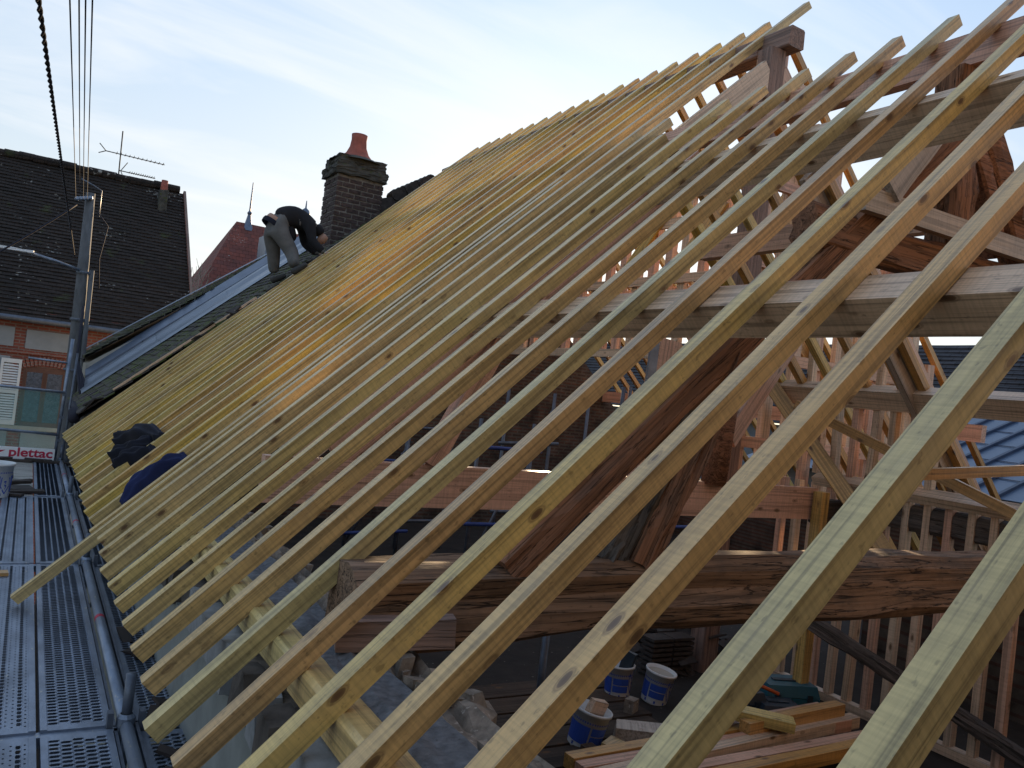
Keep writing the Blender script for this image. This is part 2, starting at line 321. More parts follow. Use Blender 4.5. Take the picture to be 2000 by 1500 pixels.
M['slate_tile'] = plain('bare_old_tile', (0.045, 0.038, 0.036), rough=0.9, var=0.5, vs_=14, bs=0.6)
M['brick'] = plain('sooty_brick', (0.062, 0.042, 0.040), rough=0.9, var=0.55, vs_=18, bs=0.5, spots=(30, 0.72, (0.30, 0.28, 0.25)))
M['mortar_light'] = plain('pale_joint', (0.17, 0.155, 0.14), rough=0.95, var=0.4, vs_=14, bs=0.5)
M['cap'] = plain('mossy_cap', (0.065, 0.062, 0.055), rough=0.95, var=0.5, vs_=10, bs=0.9, spots=(9, 0.60, (0.055, 0.06, 0.025)))
M['pot'] = plain('terracotta', (0.30, 0.085, 0.06), rough=0.8, var=0.3, vs_=9)
M['facebrick'] = brickmat('house_brick', (0.24, 0.065, 0.042), (0.18, 0.05, 0.036), (0.20, 0.14, 0.12), 0.22, 0.07)
M['innerbrick'] = brickmat('inner_rubble_brick', (0.11, 0.052, 0.038), (0.055, 0.036, 0.03), (0.095, 0.08, 0.068), 0.21, 0.062, mort=0.016, dirt=0.85)
M['panel'] = plain('grey_render_panel', (0.24, 0.26, 0.28), rough=0.85, var=0.14, vs_=3)
M['beige'] = plain('beige_render', (0.36, 0.34, 0.30), rough=0.85, var=0.2, vs_=3)
M['blocker_render'] = plain('ochre_blocker', (0.20, 0.145, 0.095), rough=0.9, var=0.2, vs_=2)  # for the added sky-blocking gable, kept dark to limit its bounce
M['shutter'] = plain('white_shutter', (0.62, 0.64, 0.66), rough=0.6, var=0.1)
M['frame_brown'] = plain('brown_window', (0.11, 0.05, 0.035), rough=0.5, var=0.2)
M['lace'] = plain('lace_curtain', (0.34, 0.38, 0.48), rough=0.7, var=0.55, vs_=18, bs=0)
M['white'] = plain('white_paint', (0.72, 0.73, 0.75), rough=0.5, var=0.08)
M['plastic_white'] = plain('white_plastic', (0.60, 0.62, 0.64), rough=0.45, var=0.12, spots=(14, 0.66, (0.35, 0.33, 0.30)))
M['blue_print'] = plain('blue_print', (0.03, 0.08, 0.38), rough=0.45, var=0.1)
M['red_print'] = plain('red_print', (0.42, 0.02, 0.06), rough=0.5, var=0.05)
M['blue_pole'] = plain('blue_prop_paint', (0.03, 0.06, 0.24), rough=0.5, var=0.3)
M['case_teal'] = plain('teal_case', (0.018, 0.10, 0.14), rough=0.45, var=0.15)
M['case_dark'] = plain('dark_case', (0.022, 0.035, 0.05), rough=0.5, var=0.2)
M['orange'] = plain('orange_paint', (0.50, 0.10, 0.03), rough=0.5, var=0.1)
M['concrete_pole'] = plain('weathered_pole', (0.11, 0.115, 0.125), rough=0.85, var=0.35, vs_=14, bs=0.4, spots=(25, 0.66, (0.06, 0.06, 0.065)), scale=(1, 1, 0.3))
M['cable'] = plain('black_cable', (0.018, 0.018, 0.030), rough=0.85, var=0.2)
M['wire'] = plain('overhead_wire', (0.05, 0.047, 0.045), rough=0.8, var=0.2)
M['bark'] = plain('bare_bark', (0.22, 0.19, 0.16), rough=0.9)
M['bark_dark'] = plain('rotten_lath', (0.045, 0.034, 0.03), rough=0.9, var=0.4)
M['navy'] = plain('navy_cloth', (0.006, 0.008, 0.020), rough=0.9, var=0.35, vs_=7, bs=0.3)
M['blue_cloth'] = plain('blue_cloth', (0.010, 0.018, 0.075), rough=0.9, var=0.35, vs_=7, bs=0.3)
M['black_cloth'] = plain('black_fleece', (0.014, 0.014, 0.018), rough=0.95, var=0.3, vs_=9, bs=0.3)
M['grey_cloth'] = plain('grey_work_cloth', (0.12, 0.118, 0.118), rough=0.9, var=0.25, vs_=8, bs=0.4)
M['skin'] = plain('skin', (0.38, 0.22, 0.16), rough=0.6, var=0.1, bs=0)
M['shoe'] = plain('work_shoe', (0.05, 0.048, 0.047), rough=0.8)
M['seam'] = plain('blue_metal_roof', (0.075, 0.115, 0.19), rough=0.4, metal=0.2, var=0.12, vs_=2)
M['seam_rib'] = plain('blue_roof_rib', (0.03, 0.05, 0.10), rough=0.5)
M['blue_wall'] = plain('blue_grey_wall', (0.13, 0.17, 0.21), rough=0.7, var=0.15)
m_, N_, L_, P_ = new_mat('teal_net'); M['net'] = m_
P_.inputs['Base Color'].default_value = (0.03, 0.33, 0.31, 1); P_.inputs['Alpha'].default_value = 0.34; P_.inputs['Roughness'].default_value = 0.5
m_, N_, L_, P_ = new_mat('window_glass'); M['glass'] = m_
P_.inputs['Base Color'].default_value = (0.06, 0.07, 0.09, 1); P_.inputs['Roughness'].default_value = 0.08; P_.inputs['Alpha'].default_value = 0.35

# ------------------------------------------------------------------ the setting: ground, street, attic floor
def sheet(name, x0, x1, y0, y1, z, mat, kind='structure'):
    o = MB().add([(x0, y0, z), (x1, y0, z), (x1, y1, z), (x0, y1, z)], [(0, 1, 2, 3)]).obj(name, mat); o['kind'] = kind; return o
GZ = -8.2
sheet('ground', -700, 700, -400, 900, GZ, M['soil'])
sheet('street', -14, 0.0, -60, 100, GZ+0.005, M['asphalt'])
sheet('cross_street', -60, 60, 24.4, 26.9, GZ+0.010, M['asphalt'])
pv = MB().box((0.0, -30, GZ), (1.02, 24.2, GZ+0.17)).obj('pavement', M['pavement']); pv['kind'] = 'structure'

TH = 0.76168; CT, ST = math.cos(TH), math.sin(TH); OFF = -1.55475
Nn = np.array([-ST, 0, CT]); Dd = np.array([CT, 0, ST])
def rp(t, y, dz=0.0): return Nn*(OFF-dz)+Dd*t+np.array([0, y, 0])       # point on (or dz under) the rafter-top plane
FZ = -2.95
fl = MB().box((1.7, -3.0, FZ-0.25), (15.2, 16.6, FZ)).obj('attic_floor', M['dirt']); fl['kind'] = 'structure'
# floor boards near the eave side
for i in range(9):
    MB().box((1.75+0.02*rng.random(), 3.9+i*0.36, FZ+0.004), (5.4+0.5*rng.random(), 4.22+i*0.36, FZ+0.035)).obj('floor_board', M['oldplank'], fl)

# ------------------------------------------------------------------ eave wall of the house under repair
wall = thing('masonry_wall', 'pale rendered eave wall with mortar bed and timber plate under the rafter feet', 'wall', (1.1, 7, GZ))
MB().box((1.06, -4, GZ), (1.72, 16.5, -1.42)).obj('wall_core', M['rubble'], wall)
MB().box((1.02, -4, GZ), (1.06, 16.5, -1.62)).obj('render_coat', M['render'], wall)
# mortar bed: uneven slab
def lumpy(name, x0, x1, y0, y1, z0, z1, mat, parent, nx=6, ny=120, amp=0.02, edge=0.03):
    xs = np.linspace(x0, x1, nx+1); ys = np.linspace(y0, y1, ny+1); v = []; f = []
    H = rng.normal(0, amp, (nx+1, ny+1)); H = (H+np.roll(H, 1, 1)+np.roll(H, -1, 1))/2
    for i, x in enumerate(xs):
        for j, y in enumerate(ys):
            ex = rng.normal(0, edge) if i == nx else (rng.normal(0, edge*0.3) if i == 0 else 0)
            v.append((x+ex, y, z1+H[i, j]-(0.05 if i in (0, nx) else 0)))
    n = ny+1
    for i in range(nx):
        for j in range(ny): f.append((i*n+j, (i+1)*n+j, (i+1)*n+j+1, i*n+j+1))
    b = len(v)
    for i in (0, nx):
        for j in range(n): p = v[i*n+j]; v.append((p[0], p[1], z0))
    for j in range(ny):
        f.append((j, j+1, b+j+1, b+j)); f.append((nx*n+j, b+n+j, b+n+j+1, nx*n+j+1))
    return MB().add(v, f).obj(name, mat, parent)
lumpy('mortar_bed', 1.17, 1.50, -1, 16.4, -1.5, -1.20, M['mortar'], wall, amp=0.012, edge=0.012)
lumpy('rubble_edge', 1.44, 1.68, -1, 16.4, -1.6, -1.235, M['rubble'], wall, nx=7, amp=0.030, edge=0.05)
y = 1.2
while y < 16.2:                                   # bedding stones under the plate
    l = 0.16+0.22*rng.random(); zt = -1.40+rng.normal(0, 0.01)
    mb = MB(); mb.box((0.985+rng.normal(0, 0.012), y, -1.62), (1.12, y+l, zt))
    v = np.array(mb.v)+rng.normal(0, 0.012, (8, 3)); mb.v = [tuple(q) for q in v]
    mb.obj('stone', M['stone'] if rng.random() < 0.6 else M['stone_dark'], wall); y += l+0.03+0.12*rng.random()
y = 0.6
while y < 16.3:                                   # wall plate in lengths, with small packing blocks
    l = 2.6+1.1*rng.random(); y1 = min(y+l, 16.4)
    beam('wall_plate', (1.165, y, -1.285), (1.165, y1, -1.285), 0.15, 0.16, M['treated'], wall, cham=0.02, rough=0.006, seg=14); y = y1+0.02
for i in range(60):
    x = 1.46+0.20*rng.random(); yy = 1.6+5.5*rng.random(); q = 0.03+0.05*rng.random()
    mb = MB().box((x, yy, -1.26), (x+q, yy+q*1.3, -1.26+q)); v = np.array(mb.v)+rng.normal(0, q*0.18, (8, 3)); mb.v = [tuple(p) for p in v]; mb.obj('stone', M['rubble'], wall)
# short sawn offcut wedge beside the oak beam, pinned on the wall
beam('sole_block', (1.28, 3.42, -1.12), (1.78, 3.26, -1.08), 0.10, 0.13, M['oak_post'], wall)
# opposite eave walls and the far party wall
ow = thing('rear_masonry_wall', 'dim rubble wall at the far side of the open attic', 'wall', (9.9, 5, GZ))
MB().box((9.95, -1, GZ), (10.5, 6.9, -1.5)).obj('wall_core', M['innerbrick'], ow)
MB().box((14.5, 6.9, GZ), (15.1, 16.5, -1.5)).obj('wall_core', M['innerbrick'], ow)
pw = thing('party_wall', 'reddish brick and rubble party wall closing the far end of the attic', 'wall', (7.8, 16.5, GZ))
MB().prism([(1.72, GZ), (14.5, GZ), (14.5, -1.6), (11.2, 1.55), (4.4, 1.55), (1.72, -0.95)], 16.42, 16.75).obj('wall_core', M['innerbrick'], pw)

# unseen gable block added behind the viewpoint; blocks sky to darken rafter sides
ah = thing('sky_blocker', 'unseen gable block added behind the viewpoint to shade the near rafter faces', 'house', (6, -4, GZ))
MB().prism([(-0.8, GZ), (13.2, GZ), (13.2, 2.6), (6.2, 8.6), (-0.8, 2.6)], -9.0, -1.5).obj('wall', M['blocker_render'], ah)

# ------------------------------------------------------------------ the timber roof frame
roof = thing('roof_frame', 'unfinished timber roof frame of closely spaced treated rafters on purlins', 'roof frame', (1.17, 8, -1.2))
RW = [0.088+rng.normal(0, 0.004) for _ in range(34)]; RH = [(0.096 if k_ < 20 else 0.086)+rng.normal(0, 0.003) for k_ in range(34)]
NT = {20: 6.25, 21: 5.7, 22: 6.20, 23: 6.22, 24: 6.30, 25: 6.32, 26: 6.30, 27: 6.33, 28: 6.34}
for k in range(34):
    yk = 15.9275-0.45*k+rng.normal(0, 0.006); wd, ht = RW[k]*(1.06 if k > 29 else 1.0), RH[k]
    t0 = -0.62+rng.normal(0, 0.025)
    t1 = 9.32+rng.normal(0, 0.02) if k < 19 else (9.55 if k == 19 else NT.get(k, 6.3))
    if k == 18: t0 = -0.64
    if k == 20: t0 = -0.62
    bow = rng.normal(0, 0.006)
    P0 = rp(t0, yk-wd/2, ht/2); P1 = rp(t1, yk-wd/2+rng.normal(0, 0.012), ht/2+bow*0)
    mat = M['yellow'] if (k < 18 and k % 5 != 3) else (M['weathered'] if k in (27, 32, 33) else M['treated'])
    o = beam('rafter', P0, P1, wd, ht, mat, roof, up=Nn, seg=26, rough=0.0016, cham=0.002+0.002*rng.random())
# the long one that sticks out over the deck
P0 = rp(-1.36, 7.60, 0.045); P1 = rp(5.2, 7.64, 0.045)
o = beam('rafter', P0, P1, 0.085, 0.085, M['treated'], roof, up=Nn, seg=22); o['label'] = 'longer rafter whose end hangs out over the scaffold deck'
# ridge beam and post of the high far roof
beam('ridge_beam', (7.40, 6.85, 4.66), (7.40, 16.4, 4.66), 0.25, 0.25, M['oak_post'], roof, cham=0.02, rough=0.006, seg=20)
beam('king_post', (7.27, 7.10, FZ), (7.27, 7.10, 4.53), 0.25, 0.24, M['oak_post'], roof, up=(0, 1, 0), cham=0.015, rough=0.006, seg=24)
# principal rafters of that truss (pale plank-like members)
beam('principal_rafter', (7.18, 7.02, 4.20), (2.0, 7.02, 4.20-5.18*math.tan(TH)), 0.07, 0.34, M['pale'], roof, seg=16)
beam('principal_rafter', (7.40, 7.10, 4.30), (12.6, 7.10, 4.30-5.2*math.tan(TH)), 0.12, 0.24, M['pink'], roof, seg=16)
TT = math.tan(TH)
for k in range(0, 20):                             # rear slope of the far roof
    yk = 15.9275-0.45*k-0.045; a = 7.1
    if k in (5, 11): continue
    beam('rafter', (7.62, yk+rng.normal(0, 0.01), 5.05), (7.62+a, yk, 5.05-a*TT), 0.085, 0.085, M['amber'] if k % 3 else M['yellow'], roof, up=(ST, 0, CT), seg=10)
beam('purlin', (10.3, 6.95, 2.31), (10.3, 16.4, 2.31), 0.12, 0.26, M['pink'], roof, seg=10)
beam('purlin', (12.4, 6.95, 0.30), (12.4, 16.4, 0.30), 0.12, 0.26, M['pink'], roof, seg=10)
# near roof: ridge, upper purlin, middle purlin, set square to the slope where the photo shows it
beam('ridge_beam', (5.50, 0.9, 2.835), (5.50, 6.98, 2.835), 0.11, 0.23, M['pink'], roof, seg=16, rough=0.004)
c = rp(4.91, 0, 0.088); hgt = 0.30
beam('purlin', c-Nn*hgt/2+np.array([0, 0.7, 0]), c-Nn*hgt/2+np.array([0, 6.95, 0]), 0.12, hgt, M['pale'], roof, up=Nn, seg=16)
c = rp(2.68, 0, 0.088); hgt = 0.20
beam('purlin', c-Nn*hgt/2+np.array([0, 0.3, 0]), c-Nn*hgt/2+np.array([0, 6.9, 0]), 0.19, hgt, M['pale'], roof, up=Nn, seg=20)
c = rp(3.02, 0, 0.26); hgt = 0.14
beam('purlin', c-Nn*hgt/2+np.array([0, 2.9, 0]), c-Nn*hgt/2+np.array([0, 6.9, 0]), 0.10, hgt, M['pink'], roof, up=Nn, seg=12)
c = rp(3.0, 0, 0.10)
beam('purlin', c+np.array([0, 7.1, -0.12]), c+np.array([0, 16.4, -0.12]), 0.14, 0.2, M['pale'], roof, up=Nn, seg=12)
c = rp(6.2, 0, 0.10)
beam('purlin', c+np.array([0, 7.1, -0.12]), c+np.array([0, 16.4, -0.12]), 0.14, 0.2, M['pale'], roof, up=Nn, seg=12)
# rear slope of the near roof
for yk, wd, mt in ((5.13, 0.09, 'amber'), (5.36, 0.09, 'amber'), (5.80, 0.085, 'amber'), (6.25, 0.085, 'yellow'), (6.68, 0.085, 'amber'), (7.02, 0.14, 'yellow')):
    a = 4.75
    beam('rafter', (5.56, yk, 2.90), (5.56+a, yk, 2.90-a*TT), wd, 0.085 if mt != 'grey_new' else 0.2, M[mt], roof, up=(ST, 0, CT), seg=10)
beam('trimmer', (6.0, 5.22, 2.40), (10.2, 5.22, 2.40-4.2*TT), 0.07, 0.26, M['grey_new'], roof, up=(ST, 0, CT), seg=12)
beam('purlin', (6.42, 3.0, 1.93), (6.42, 6.98, 1.93), 0.12, 0.24, M['pink'], roof, seg=10)

# ------------------------------------------------------------------ old oak truss
TY = 3.55
tr = thing('oak_truss', 'old red brown oak truss with a huge cracked tie beam across the attic', 'roof truss', (1.4, TY, -1.25))
beam('tie_beam', (1.36, TY+0.06, -1.035), (6.85, TY+0.06, -0.985), 0.36, 0.40, M['oak'], tr, seg=60, rough=0.012, cham=0.06, old=0.012)
beam('principal_rafter', (2.17, TY, -0.88), (5.43, TY, 2.23), 0.18, 0.20, M['oak_red'], tr, seg=40, rough=0.012, cham=0.03, old=0.010)
beam('king_post', (5.63, TY, 1.36), (5.50, TY, 2.72), 0.20, 0.30, M['oak_red'], tr, up=(1, 0, 0), seg=24, rough=0.01, cham=0.03, old=0.010)
# curved rear principal
def arc_beam(name, pts, wd, ht, mat, parent, seg=30):
    pts = np.array(pts, float); ts = np.linspace(0, len(pts)-1, seg+1); ctr = np.stack([np.interp(ts, range(len(pts)), pts[:, i]) for i in range(3)], 1)
    for _ in range(6): ctr[1:-1] = (ctr[:-2]+2*ctr[1:-1]+ctr[2:])/4
    mb = MB(); v = []; n = 12
    for i in range(seg+1):
        t = ctr[min(i+1, seg)]-ctr[max(i-1, 0)]; t /= np.linalg.norm(t); yv = np.array([0, 1., 0]); nv = np.cross(t, yv)
        for k in range(n):
            a = 2*math.pi*k/n; cx, sx = math.cos(a), math.sin(a); e = 0.45
            v.append(ctr[i]+yv*wd/2*math.copysign(abs(cx)**e, cx)*(1+rng.normal(0, 0.03))+nv*ht/2*math.copysign(abs(sx)**e, sx)*(1+rng.normal(0, 0.03)))
    f = [(i*n+k, i*n+(k+1) % n, (i+1)*n+(k+1) % n, (i+1)*n+k) for i in range(seg) for k in range(n)]+[tuple(range(n-1, -1, -1)), tuple(seg*n+k for k in range(n))]
    return mb.add(v, f).obj(name, mat, parent)
arc_beam('principal_rafter', [(5.62, TY, 2.62), (5.95, TY, 2.30), (6.30, TY, 1.85), (6.75, TY, 1.25), (7.6, TY, 0.35), (8.9, TY, -0.85)], 0.20, 0.26, M['oak_red'], tr)
arc_beam('brace', [(5.66, TY-0.02, 2.28), (5.90, TY-0.02, 2.02), (6.06, TY-0.02, 1.72), (6.14, TY-0.02, 1.48)], 0.16, 0.16, M['oak_red'], tr, 16)
beam('collar', (4.05, TY-0.02, 1.30), (7.1, TY-0.02, 1.33), 0.18, 0.26, M['oak_red'], tr, seg=26, rough=0.01, cham=0.03, old=0.008)
beam('collar', (4.40, TY-0.16, 1.52), (7.0, TY-0.16, 1.56), 0.07, 0.15, M['grey_new'], tr, seg=12)
beam('strut', (3.06, TY, -0.85), (3.64, TY, 0.50), 0.16, 0.18, M['oak_red'], tr, up=(0, 1, 0), seg=24, rough=0.01, cham=0.035, old=0.010)
beam('strut', (2.89, TY+0.02, -0.85), (3.44, TY+0.02, 0.40), 0.15, 0.15, M['oak_grey'], tr, up=(0, 1, 0), seg=20, rough=0.01, cham=0.03, old=0.008)
beam('gusset_plank', (4.60, TY-0.20, 1.62), (5.02, TY-0.20, 2.14), 0.05, 0.22, M['grey_new'], tr, up=(-1, 0, 1), seg=8)

# ------------------------------------------------------------------ new pink truss at mid length
nt2 = thing('new_truss', 'fresh pink softwood truss with long horizontal beam behind the oak one', 'roof truss', (1.3, 6, -1))
beam('tie_beam', (1.55, 6.04, -0.805), (7.60, 6.04, -0.765), 0.10, 0.345, M['pink'], nt2, seg=20, cham=0.004)
beam('strut', (2.86, 6.0, -0.62), (3.45, 6.0, 0.62), 0.14, 0.16, M['pink'], nt2, up=(0, 1, 0), seg=8)
beam('post', (5.10, 6.0, -0.62), (5.20, 6.0, 0.72), 0.26, 0.14, M['pink'], nt2, up=(0, 1, 0), seg=8)
MB().box((4.93, 5.90, 0.02), (5.03, 5.925, 0.72)).obj('nail_plate', M['galv'], nt2)
tube_obj('king_post', [(6.02, 6.0, -0.63), (6.06, 6.0, 0.1), (6.08, 6.0, 0.62)], 0.13, M['oak_red'], nt2, 12)
beam('brace', (6.2, 6.05, -0.15), (7.9, 6.55, 1.55), 0.10, 0.24, M['pink'], nt2, seg=10)
beam('principal_rafter', (2.1, 6.05, -0.62), (5.4, 6.05, 2.5), 0.10, 0.24, M['pink'], nt2, seg=10)
beam('tie_extension', (7.62, 6.02, -0.86), (9.95, 6.0, -0.80), 0.14, 0.26, M['oak_grey'], nt2, seg=14, rough=0.008, cham=0.02, old=0.006)
beam('post', (7.55, 5.9, FZ), (7.55, 5.9, -0.62), 0.12, 0.12, M['yellow'], nt2, up=(0, 1, 0), seg=8)

# ------------------------------------------------------------------ stud wall with plates and braces on the rear side
sw = thing('stud_wall', 'pale stud wall with plates and yellow braces on the rear side of the attic', 'stud wall', (8, 5.5, FZ))
beam('top_plate', (8.0, 2.4, 0.48), (8.0, 7.05, 0.48), 0.16, 0.23, M['pale'], sw, seg=14, up=(-0.55, 0, 0.85))
beam('middle_plate', (8.0, 2.6, -0.50), (8.0, 6.35, -0.50), 0.16, 0.10, M['pale'], sw, seg=12, up=(-0.5, 0, 0.86))
beam('old_rail', (8.12, 2.4, -0.76), (8.12, 6.0, -0.74), 0.16, 0.26, M['oak_grey'], sw, seg=18, rough=0.01, cham=0.03, old=0.008)
beam('sole_plate', (8.05, 2.8, FZ+0.05), (8.05, 6.9, FZ+0.05), 0.12, 0.09, M['pale'], sw, seg=8)
for i, yy in enumerate(np.arange(4.06, 7.0, 0.232)):
    j = rng.normal(0, 0.012); mt = M['pale'] if i % 3 else M['pink']
    beam('stud', (8.06, yy, FZ+0.10), (8.06, yy+j, -0.56), 0.085, 0.075, mt, sw, up=(0, 1, 0), seg=5)
    if yy > 4.9:
        beam('stud', (8.06, yy+0.02, -0.45), (8.06, yy+0.02+j, 0.37), 0.085, 0.075, M['pale'] if (i+1) % 3 else M['pink'], sw, up=(0, 1, 0), seg=5)
    if yy > 5.45 and i % 2:
        beam('stud', (8.04, yy, 0.60), (8.04, yy+j, 1.15), 0.085, 0.075, M['pale'], sw, up=(0, 1, 0), seg=5)
beam('brace', (7.80, 7.2, 0.72), (7.85, 5.05, -1.35), 0.05, 0.17, M['yellow'], sw, up=(0, 1, 1), seg=8)
beam('brace', (7.4, 6.25, 0.30), (7.7, 3.60, -0.62), 0.06, 0.10, M['amber'], sw, seg=8)
beam('prop_board', (7.0, 4.45, -0.25), (9.6, 4.1, 0.02), 0.06, 0.10, M['amber'], sw, seg=8)
beam('leaning_timber', (7.3, 5.75, -1.95), (8.1, 3.6, -2.75), 0.14, 0.14, M['oak_grey'], sw, seg=14, rough=0.012, cham=0.03, old=0.008)

# ------------------------------------------------------------------ stud gable between the low and the high roof
sg = thing('gable_studs', 'lattice of pale studs and rails closing the step between both roofs', 'stud wall', (9, 7.3, FZ))
for i, xx in enumerate(np.arange(7.7, 11.6, 0.42)):
    top = 5.0-(xx-7.62)*TT-0.1
    lowz = -1.0
    beam('stud', (xx, 7.34, lowz), (xx+rng.normal(0, 0.015), 7.34, top), 0.16, 0.08, M['pale'] if i % 3 else M['pink'], sg, up=(0, 1, 0), seg=6)
for zz in (-0.2, 0.9, 2.05, 3.05):
    xe = min(7.62+(5.0-zz)/TT-0.25, 11.3)
    beam('rail', (7.45, 7.26, zz), (xe, 7.26, zz), 0.07, 0.14, M['pink'], sg, seg=8)
beam('brace', (7.9, 7.42, 1.9), (9.6, 7.42, 0.4), 0.05, 0.18, M['amber'], sg, seg=6)
beam('brace', (8.4, 7.42, 3.3), (10.4, 7.42, 1.2), 0.05, 0.18, M['yellow'], sg, seg=6)

rk = thing('rear_knee_wall', 'row of pinkish studs under the rear slope of the far roof', 'stud wall', (9.0, 11, 0.9))
for i, yy in enumerate(np.arange(7.75, 16.2, 0.40)):
    beam('stud', (9.0, yy, 0.95), (9.0+rng.normal(0, 0.02), yy, 3.62), 0.10, 0.16, M['pink'] if i % 3 else M['pale'], rk, up=(0, 1, 0), seg=5)
for zz in (1.0, 2.25, 3.2): beam('rail', (8.92, 7.5, zz), (8.92, 16.3, zz), 0.06, 0.15, M['pale'], rk, seg=8)
for i in range(6):
    y0 = 7.9+1.35*i; beam('brace', (8.86, y0, 3.4), (8.86, y0+1.25, 2.1), 0.05, 0.19, M['yellow'], rk, seg=5)
# ------------------------------------------------------------------ blue props and tubes inside
for i, (x, yy, h) in enumerate([(5.6, 10.2, 2.6), (6.7, 11.4, 3.1), (7.6, 9.6, 3.3), (8.6, 11.8, 3.4), (4.6, 12.4, 2.2), (6.0, 13.6, 3.2), (9.4, 10.4, 3.3)]):
    t = thing('scaffold_tower', ['blue tube prop frame nearest the pink post', 'second blue tube frame towards the party wall', 'tube frame behind the round red post', 'tube frame deep in the far attic', 'low blue tube frame behind the lower rafters', 'tube frame standing close to the party wall', 'tube frame by the rear stud gable'][i], 'scaffold', (x, yy, FZ), group='tube frames inside the attic')
    mt = M['blue_pole'] if i % 2 == 0 else M['galv_dark']
    for dx_ in (0, 0.9):
        tube_obj('upright', [(x+dx_, yy, FZ), (x+dx_, yy, FZ+h)], 0.032, M['galv_dark'], t, 6)
    for z in (0.5, 1.1, 1.7, 2.2):
        if z < h: tube_obj('rung', [(x-0.1, yy-0.04, FZ+z), (x+1.05, yy-0.04, FZ+z+rng.normal(0, 0.04))], 0.028, mt, t, 6)
    tube_obj('diagonal', [(x, yy+0.04, FZ+0.3), (x+0.9, yy+0.04, FZ+h-0.3)], 0.024, M['galv_dark'], t, 6)

# ------------------------------------------------------------------ scaffold: decks, ledgers, standards
DZ = -2.15
def deck_mesh(name, L, wd, kind):
    mb = MB(); mx = 0.035; my = 0.06
    mb.box((0, 0, -0.06), (mx, L, 0.006)).box((wd-mx, 0, -0.06), (wd, L, 0.006))
    mb.box((mx, 0, -0.02), (wd-mx, my, 0)).box((mx, L-my, -0.02), (wd-mx, L, 0))
    mb.box((mx, my, -0.058), (wd-mx, L-my, -0.05), 1)  # closed tray added under the perforation so the holes look dark
    if kind == 'slot': cols, ph = 5, 0.047
    else: cols, ph = 9, 0.055
    cw = (wd-2*mx)/cols; rows = int((L-2*my)/ph); ph = (L-2*my)/rows
    for c_ in range(cols):
        sh = ph/2 if c_ % 2 else 0.0; nr = rows-1 if c_ % 2 else rows
        if sh:
            for ya, yb in ((my, my+sh), (L-my-sh, L-my)): mb.add([(mx+c_*cw, ya, 0), (mx+(c_+1)*cw, ya, 0), (mx+(c_+1)*cw, yb, 0), (mx+c_*cw, yb, 0)], [(0, 1, 2, 3)])
        for r_ in range(nr):
            x0 = mx+c_*cw; y0 = my+sh+r_*ph
            cx = x0+cw/2; cy = y0+ph/2
            if kind == 'slot': a, b, lift = cw*0.46, ph*0.15, 0.006
            else:
                big = (c_ % 3 == 1); a = cw*(0.38 if big else 0.18); b = ph*(0.30 if big else 0.13); lift = 0.004 if big else 0.0
            hole = [(cx+a*q[0], cy+b*q[1], lift*(0.0 if q[1] < 0 else (0.6 if q[1] == 0 else 1.0))) for q in ((-1, 0), (-0.7, -1), (0.7, -1), (1, 0), (0.7, 1), (-0.7, 1))]
            v = [(x0, y0, 0), (x0+cw, y0, 0), (x0+cw, y0+ph, 0), (x0, y0+ph, 0)]+hole
            mb.add(v, [(0, 1, 6, 5), (0, 5, 4), (0, 4, 3), (1, 7, 6), (1, 2, 7), (2, 3, 9, 8), (2, 8, 7), (3, 4, 9)])
    return mesh_of(name, mb.v, mb.f, [M['galv'], M['galv_dark']], mb.m)
dm_slot = deck_mesh('deck_slot', 3.90, 0.36, 'slot'); dm_hole = deck_mesh('deck_hole', 3.90, 0.36, 'hole')
plain_mesh = None
joints = [1.14, 5.11, 9.06, 13.03]
names_y = ['at the photographer end', 'second from the photographer', 'third from the photographer', 'farthest along the run']
for ci, (xx, dm, what) in enumerate([(-0.47, dm_hole, 'outermost'), (-0.095, dm_hole, 'outer'), (0.285, dm_slot, 'middle'), (0.79, dm_slot, 'inner bracket')]):
    for ji, yy in enumerate(joints):
        if ci == 1 and ji == 3: continue
        if ci == 0 and ji < 2: continue
        o = put('scaffold_deck', dm, frame((xx, yy+0.02, DZ-(0.03 if ci == 3 else 0)), (1, 0, 0), (0, 0, 1)), None)
        tag(o, f'galvanised perforated steel deck of the {what} row, {names_y[ji]}', 'scaffold deck', 'scaffold decks along the eave')
for i, (yy, l) in enumerate([(13.02, 3.75)]):      # planked end of the outer row
    t = thing('plank_platform', 'weathered wooden planks laid in place of the last steel deck', 'planks', (-0.1, 15, DZ))
    for j in range(10):
        y0 = 13.06+j*0.37
        MB().box((-0.46, y0, DZ-0.05), (0.27, y0+0.35, DZ-0.004+rng.normal(0, 0.002))).obj('plank', M['deckwood'], t)
